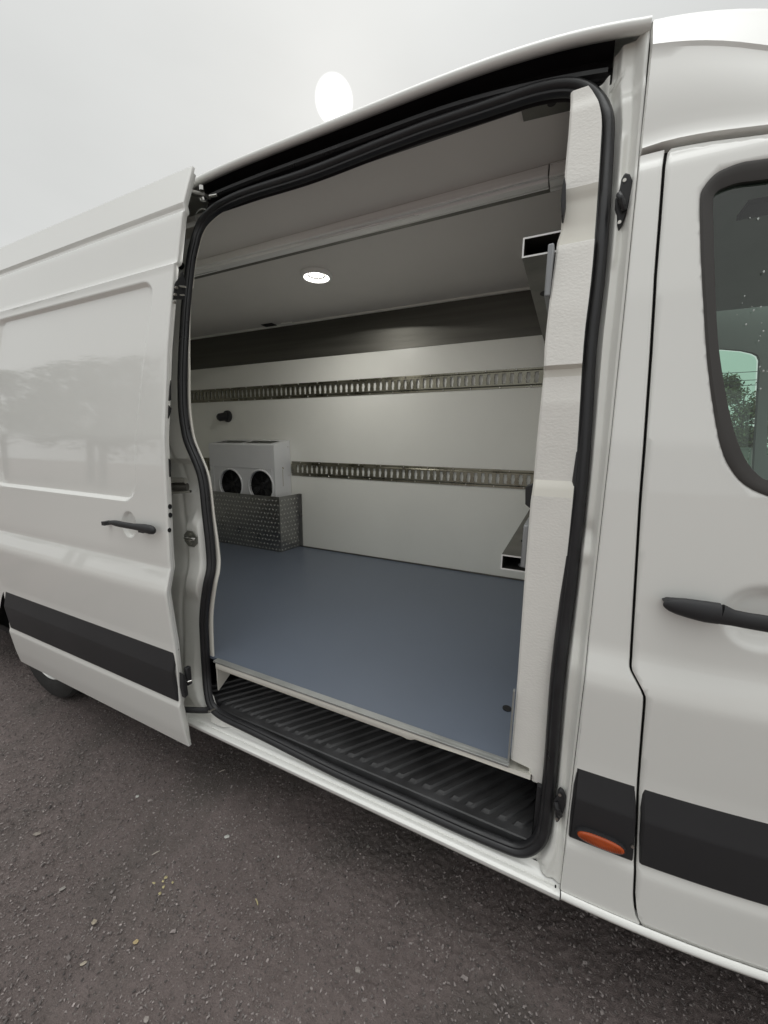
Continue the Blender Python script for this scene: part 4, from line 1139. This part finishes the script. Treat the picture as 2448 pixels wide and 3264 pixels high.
# ---- steel channels across the bulkhead
def channel(z0, z1, label, holes_top):
    xa, xb = -.178, -.070; ya = .30
    root = thing('steel_channel', label, 'steel channel', (-.12, 1.0, z0), group='open ended steel channels by the bulkhead')
    t = .004
    mb = MB(); mb.box(xa, xb, ya, YW - .006, z1 - t, z1).box(xa, xb, ya, YW - .006, z0, z0 + t).box(xa, xa + t, ya, YW - .006, z0 + t, z1 - t)
    mb.build('channel_body', GUNM, root, smooth=False, bevel=.001)
    mb = MB(); r = .0015
    mb.box(xa - .0006, xb, ya - .001, ya - .0002, z1 - t, z1 + .0006).box(xa - .0006, xb, ya - .001, ya - .0002, z0 - .0006, z0 + t).box(xa - .0006, xa + t, ya - .001, ya - .0002, z0 + t, z1 - t)
    mb.build('cut_edge', ALU, root, smooth=False)
    return root
c1 = channel(1.62 + .535, 1.62 + .588, 'upper open ended dark steel channel above the lashing rails beside the white pillar', False)
c = Vector((-.118, .62, 2.1548)); fix_normals(MB().cyl(c, (0, 0, -1), .032, .0012, 24).build('round_hole', DARK, c1))
MB().box(-.094, -.080, .125, .30, 1.985, 2.105).build('end_bracket', mat('bracket_grey', (.33, .34, .35), .5, metal=.4, var=.06), c1, bevel=.003); settle(c1)
c2 = channel(1.62 - .425, 1.62 - .374, 'lower open ended steel channel near the floor beside the white pillar', True)
c = Vector((-.110, .52, 1.2472)); fix_normals(MB().cyl(c, (0, 0, 1), .030, .0012, 24).build('round_hole', DARK, c2))
c = Vector((-.104, .36, 1.1995)); fix_normals(MB().cyl(c, (0, 0, 1), .024, .0012, 24).build('disc', EVAP, c2))
MB().box(-.100, -.085, .125, .26, 1.265, 1.390).build('end_bracket', MATS['bracket_grey'], c2, bevel=.004); settle(c2)
bl = [(1674, 1555), (1681, 1548), (1694, 1545), (1702, 1538), (1706, 1560), (1700, 1622), (1688, 1620), (1674, 1608)]
kb = fix_normals(MB().prism([atY(a, b, .20) for a, b in bl], (0, .05, 0)).build('strap_holder', PLASTIC, bevel=.003))
tag(kb, 'black plastic strap holder peeking out beside the pillar above the lower channel', 'holder')
bl = [(1796, 560), (1800, 585), (1800, 640), (1792, 690), (1786, 690), (1783, 640), (1788, 590)]
kb = fix_normals(MB().prism([atY(a + 4, b, .16) for a, b in bl], (0, .05, 0)).build('strap_holder', PLASTIC, bevel=.003))
tag(kb, 'narrow black fitting behind the white pillar just below the ceiling rail', 'holder')

# ================================================================== CAB
cab = empty('cab_interior'); cab.parent = van
MB().box(.03, .05, .45, 1.90, .45, 2.5).build('bulkhead', HEADL, cab, smooth=False)
MB().box(.10, 1.3, .30, 1.72, 2.31, 2.33).build('headliner', HEADL, cab, smooth=False)
FY = 1.90
wz0, wz1, wx0, wx1 = 1.40, 2.115, .40, .835
# far door inner panel with a window opening rounded at one corner
def fardoor():
    def bx(x): return FY
    out = [(.05, .5), (1.25, .5), (1.25, 2.45), (.05, 2.45)]
    W = [atY(2230, 1115, FY), atY(2300, 1115, FY), atY(2360, 1120, FY), atY(2395, 1128, FY), atY(2410, 1136, FY), atY(2416, 1150, FY), atY(2412, 1230, FY), atY(2405, 1345, FY), atY(2400, 1420, FY), atY(2396, 1495, FY), atY(2300, 1502, FY), atY(2230, 1500, FY)]
    W2 = [atY(2448, 1115, FY), atY(2442, 1250, FY), atY(2436, 1450, FY)]
    W2 = W2 + [Vector((1.2, FY, W2[2].z - .02)), Vector((1.2, FY, W2[0].z))]
    pts = [Vector(p) for p in out]; ed = [(0, 1), (1, 2), (2, 3), (3, 0)]; polys = []
    for L_ in (W, W2):
        b = len(pts); pts += [Vector((p.x, p.z)) for p in L_]; ed += [(b + i, b + (i + 1) % len(L_)) for i in range(len(L_))]; polys.append([(p.x, p.z) for p in L_])
    v, e, f, _, _, _ = geometry.delaunay_2d_cdt(pts, ed, [], 0, 1e-5)
    def inside(poly, x, z):
        c = False; j = len(poly) - 1
        for i in range(len(poly)):
            xi, zi = poly[i]; xj, zj = poly[j]
            if (zi > z) != (zj > z) and x < (xj - xi) * (z - zi) / (zj - zi) + xi: c = not c
            j = i
        return c
    fs = []
    for t in f:
        x = sum(v[i].x for i in t) / 3; z = sum(v[i].y for i in t) / 3
        if inside(out, x, z) and not any(inside(p, x, z) for p in polys): fs.append(tuple(t))
    new_obj('far_door', [Vector((p.x, FY, p.y)) for p in v], fs, HEADL, cab, smooth=False, solid=.03)
    for L_ in (W, W2):
        new_obj('far_pane', [p + Vector((0, .018, 0)) for p in L_], [tuple(range(len(L_)))], GLASS, cab, smooth=False)
fardoor()
# belt trim, dashboard top, steering wheel
MB().box(.10, .30, 1.4, 1.88, 1.0, 1.62).build('seat_back', SEATM, cab, bevel=.05)
MB().prism([(.62, .25, 1.33), (1.25, .25, 1.42), (1.25, .25, 1.0), (.70, .25, 1.0)], (0, 1.6, 0)).build('dashboard', SEATM, cab, bevel=.02)
st_c = Vector((.60, 1.45, 1.45)); ax1 = Vector((0, 1, 0)); ax2 = Vector((-.45, 0, .9)).normalized()
MB().tube([st_c + ax1 * math.cos(t) * .20 + ax2 * math.sin(t) * .20 for t in np.linspace(0, 2 * math.pi, 33)], .014, 8, cap=False).build('steering_wheel', SEATM, cab)
MB().box(.72, .80, 1.1, 1.3, 1.36, 1.372).box(.72, .80, 1.1, 1.3, 1.388, 1.398).build('air_vent', BOLT, cab, smooth=False)
MB().tube([Vector((.47, 1.86, 2.3)), Vector((.60, 1.84, 1.7)), Vector((.66, 1.82, 1.3))], .006, 6).build('seat_belt', PLASTICG, cab)
MB().box(.36, .60, .42, .50, 2.232, 2.245).build('sun_visor', SEATM, cab, bevel=.002)
settle(van)

# ================================================================== SURROUNDINGS
def tree(loc, h, rad, label, group, m, seed, n=5200, cat='tree', name='leafy_tree', leaf=.10):
    rs = np.random.default_rng(seed); rd = random.Random(seed)
    root = thing(name, label, cat, loc, group)
    mb = MB(); pts = [Vector((0, 0, 0)), Vector((rd.uniform(-.1, .1), rd.uniform(-.1, .1), h * .25)), Vector((rd.uniform(-.2, .2), rd.uniform(-.2, .2), h * .5)), Vector((rd.uniform(-.3, .3), 0, h * .85))]
    s = h / 8
    mb.tube(catmull(pts, 3), list(np.interp(np.linspace(0, 3, 10), range(4), [.20 * s, .16 * s, .11 * s, .03 * s])), 9)
    clumps = []
    for k in range(26):
        a = rd.uniform(0, 6.283); zz = rd.uniform(.28, .98); rr_ = rad * math.sin(math.pi * min(1, max(.08, (zz - .15) / .9))) ** .6 * rd.uniform(.35, 1)
        c = Vector((math.cos(a) * rr_, math.sin(a) * rr_, h * zz)); clumps.append((c, rad * rd.uniform(.20, .42)))
        b = Vector((0, 0, h * zz * .7)); mb.tube([b, (b + c) / 2 + Vector((0, 0, .1)), c], [.05 * s, .03 * s, .008 * s], 5)
    t = mb.build('trunk', BARK, root)
    V = []; Fs = []
    for c, cr in clumps:
        k = int(n / 26)
        d = rs.normal(size=(k, 3)); d /= np.linalg.norm(d, axis=1)[:, None]; rr_ = cr * rs.random(k) ** .45
        P_ = np.array(c) + d * rr_[:, None]
        for p in P_:
            u = rs.normal(size=3); u /= np.linalg.norm(u); w = np.cross(u, rs.normal(size=3)); w /= np.linalg.norm(w) + 1e-6; q = leaf * (.6 + .8 * rs.random())
            b = len(V); V += [tuple(p - u * q), tuple(p + w * q * .45), tuple(p + u * q), tuple(p - w * q * .45)]; Fs.append((b, b + 1, b + 2, b + 3))
    o = new_obj('crown', V, Fs, m, root, smooth=False); return root
tree((9.3, 30.5, 0), 5.5, 2.5, 'small round green tree seen through both cab windows', None, LEAF2, 11, n=9000, leaf=.10)
grp = 'trees standing behind the photographer'
for i, (x, y, h, r_) in enumerate(((-17, -13.5, 8, 3.0), (-23, -11.5, 9.5, 3.6), (-30, -14.5, 11, 4.2), (-12.5, -17.0, 8.5, 3.4), (-37, -12.5, 10, 3.8))):
    tree((x, y, 0), h, r_, 'leafy tree across the yard mirrored in the sliding door', grp, LEAF, 30 + i, n=5000, leaf=.17)
# low fence behind the van, seen through the cab
fn = thing('board_fence', 'low grey green fence far behind the cab windows', 'fence', (9, 24, 0))
b0 = None
for i in range(16):
    if b0 is None: b0 = o = MB().box(0, .96, 0, .04, .1, 1.42).build('fence_panel', FENCEM, fn, smooth=False)
    else: o = b0.copy(); col.objects.link(o)
    o.location = (-7 + i * 1.0, 0, 0)
MB().box(-7.2, 9.2, -.04, -.005, 1.42, 1.48).build('top_rail', FENCEM, fn, smooth=False)
# overhead cables beyond the van
for py, d in ((1187, 'top'), (1213, 'middle'), (1229, 'lowest')):
    p = atY(2360, py, 22)
    pts = [Vector((p.x + s_, 22, p.z + .0009 * s_ * s_)) for s_ in np.linspace(-22, 22, 23)]
    o = MB().tube(pts, .014, 5).build('overhead_cable', PLASTIC)
    tag(o, d + ' thin black overhead cable crossing the sky behind the cab', 'cable', 'overhead cables behind the van')

# ================================================================== LITTER ON THE ASPHALT
def pebble(px, py, s, colr, label, flat=.45, el=1.3, rot=0., nm='pebble', cat='stone'):
    s *= .62
    c = atZ(px, py, .003); bm = bmesh.new(); bmesh.ops.create_icosphere(bm, subdivisions=1, radius=1)
    bmesh.ops.subdivide_edges(bm, edges=bm.edges[:], cuts=1)
    rs = random.Random(int(px * 7 + py))
    ax_ = [Vector((rs.uniform(-1, 1), rs.uniform(-1, 1), rs.uniform(-1, 1))).normalized() for _ in range(5)]
    for v_ in bm.verts:
        k = 1 + sum(.30 * math.copysign(1, v_.co.dot(a_)) * abs(v_.co.dot(a_)) ** .7 for a_ in ax_) * .6 + .05 * noise.noise(v_.co * 3)
        v_.co = Vector((v_.co.x * s * el, v_.co.y * s, v_.co.z * s * flat)) * k
    me = bpy.data.meshes.new(nm); bm.to_mesh(me); bm.free(); me.materials.append(mat(nm + '_m', colr, .75, bump=.15, bscale=250, var=.2, vscale=120))
    me.shade_flat(); o = bpy.data.objects.new(nm, me); col.objects.link(o); o.location = (c.x, c.y, .003 + s * flat * .5); o.rotation_euler = (0, 0, rot)
    return tag(o, label, cat)
GP = (.26, .23, .20); GW = (.50, .50, .47); GY = (.42, .33, .18)
pebble(300, 2943, .012, (.36, .31, .24), 'tan chipped pebble on the asphalt left of centre at the bottom')
pebble(430, 3007, .011, GY, 'yellowish brown pebble lying right of the tan chipped one', rot=.8)
pebble(118, 2658, .014, GP, 'oblong grey brown pebble at the left edge below the open door', el=1.7, rot=.5)
pebble(200, 2835, .011, (.30, .28, .26), 'small grey pebble in the left foreground with a pale rim', el=1.5, rot=.9)
pebble(265, 3073, .009, (.40, .35, .28), 'slim beige stone splinter near the lower left corner', el=1.9, rot=.9)
pebble(437, 2540, .011, GW, 'pale green grey stone chip on the asphalt below the door tip', rot=.3)
pebble(722, 2668, .013, GW, 'white crumpled chip lying in front of the sill', flat=.35, el=1.5, rot=.7)
pebble(1174, 2697, .012, (.22, .21, .19), 'dull grey pebble in the shade in front of the sill', el=.8)
pebble(1141, 3090, .012, (.30, .27, .25), 'grey pebble at the bottom edge right of the middle')
pebble(888, 2731, .0055, (.62, .62, .58), 'tiny bright white stone right of the crumpled chip')
pebble(465, 3250, .012, (.30, .27, .25), 'grey stone at the very bottom edge of the asphalt')
lf = thing('dry_leaf', 'crumpled yellow dry leaf bits lying on the asphalt', 'leaf', atZ(522, 2815, .004))
lfm = mat('dry_leaf_m', (.46, .40, .22), .7, var=.3, vscale=90)
for px, py, s in ((529, 2797, .008), (519, 2809, .006), (522, 2826, .007), (550, 2812, .006), (510, 2848, .006), (490, 2815, .007)):
    c = atZ(px, py, .008); rs = random.Random(px); k = 7
    pts = [c + Vector((math.cos(q) * s * rs.uniform(.6, 1.2), math.sin(q) * s * rs.uniform(.4, .9), rs.uniform(-.002, .003))) for q in [6.283 * i / k for i in range(k)]] + [c + Vector((0, 0, .004))]
    o = new_obj('leaf_scrap', pts, [(i, (i + 1) % k, k) for i in range(k)], lfm, lf, smooth=False)
settle(lf)
for (a, b, lb_) in (((484, 2725), (509, 2712), 'short pale twig on the asphalt left of the middle'), ((697, 2461), (717, 2453), 'pale stick fragment close to the sill shadow'), ((815, 2865), (822, 2885), 'thin upright looking straw on the asphalt right of the dry leaf')):
    p, q = atZ(*a, .007), atZ(*b, .007)
    o = MB().tube([p, (p + q) / 2 + Vector((.001, .001, .001)), q], [.0018, .0024, .0016], 6).build('twig', lfm if 'straw' in lb_ else mat('twig_m', (.42, .38, .33), .8, var=.2)); tag(o, lb_, 'twig')
print('objects', len(bpy.data.objects))
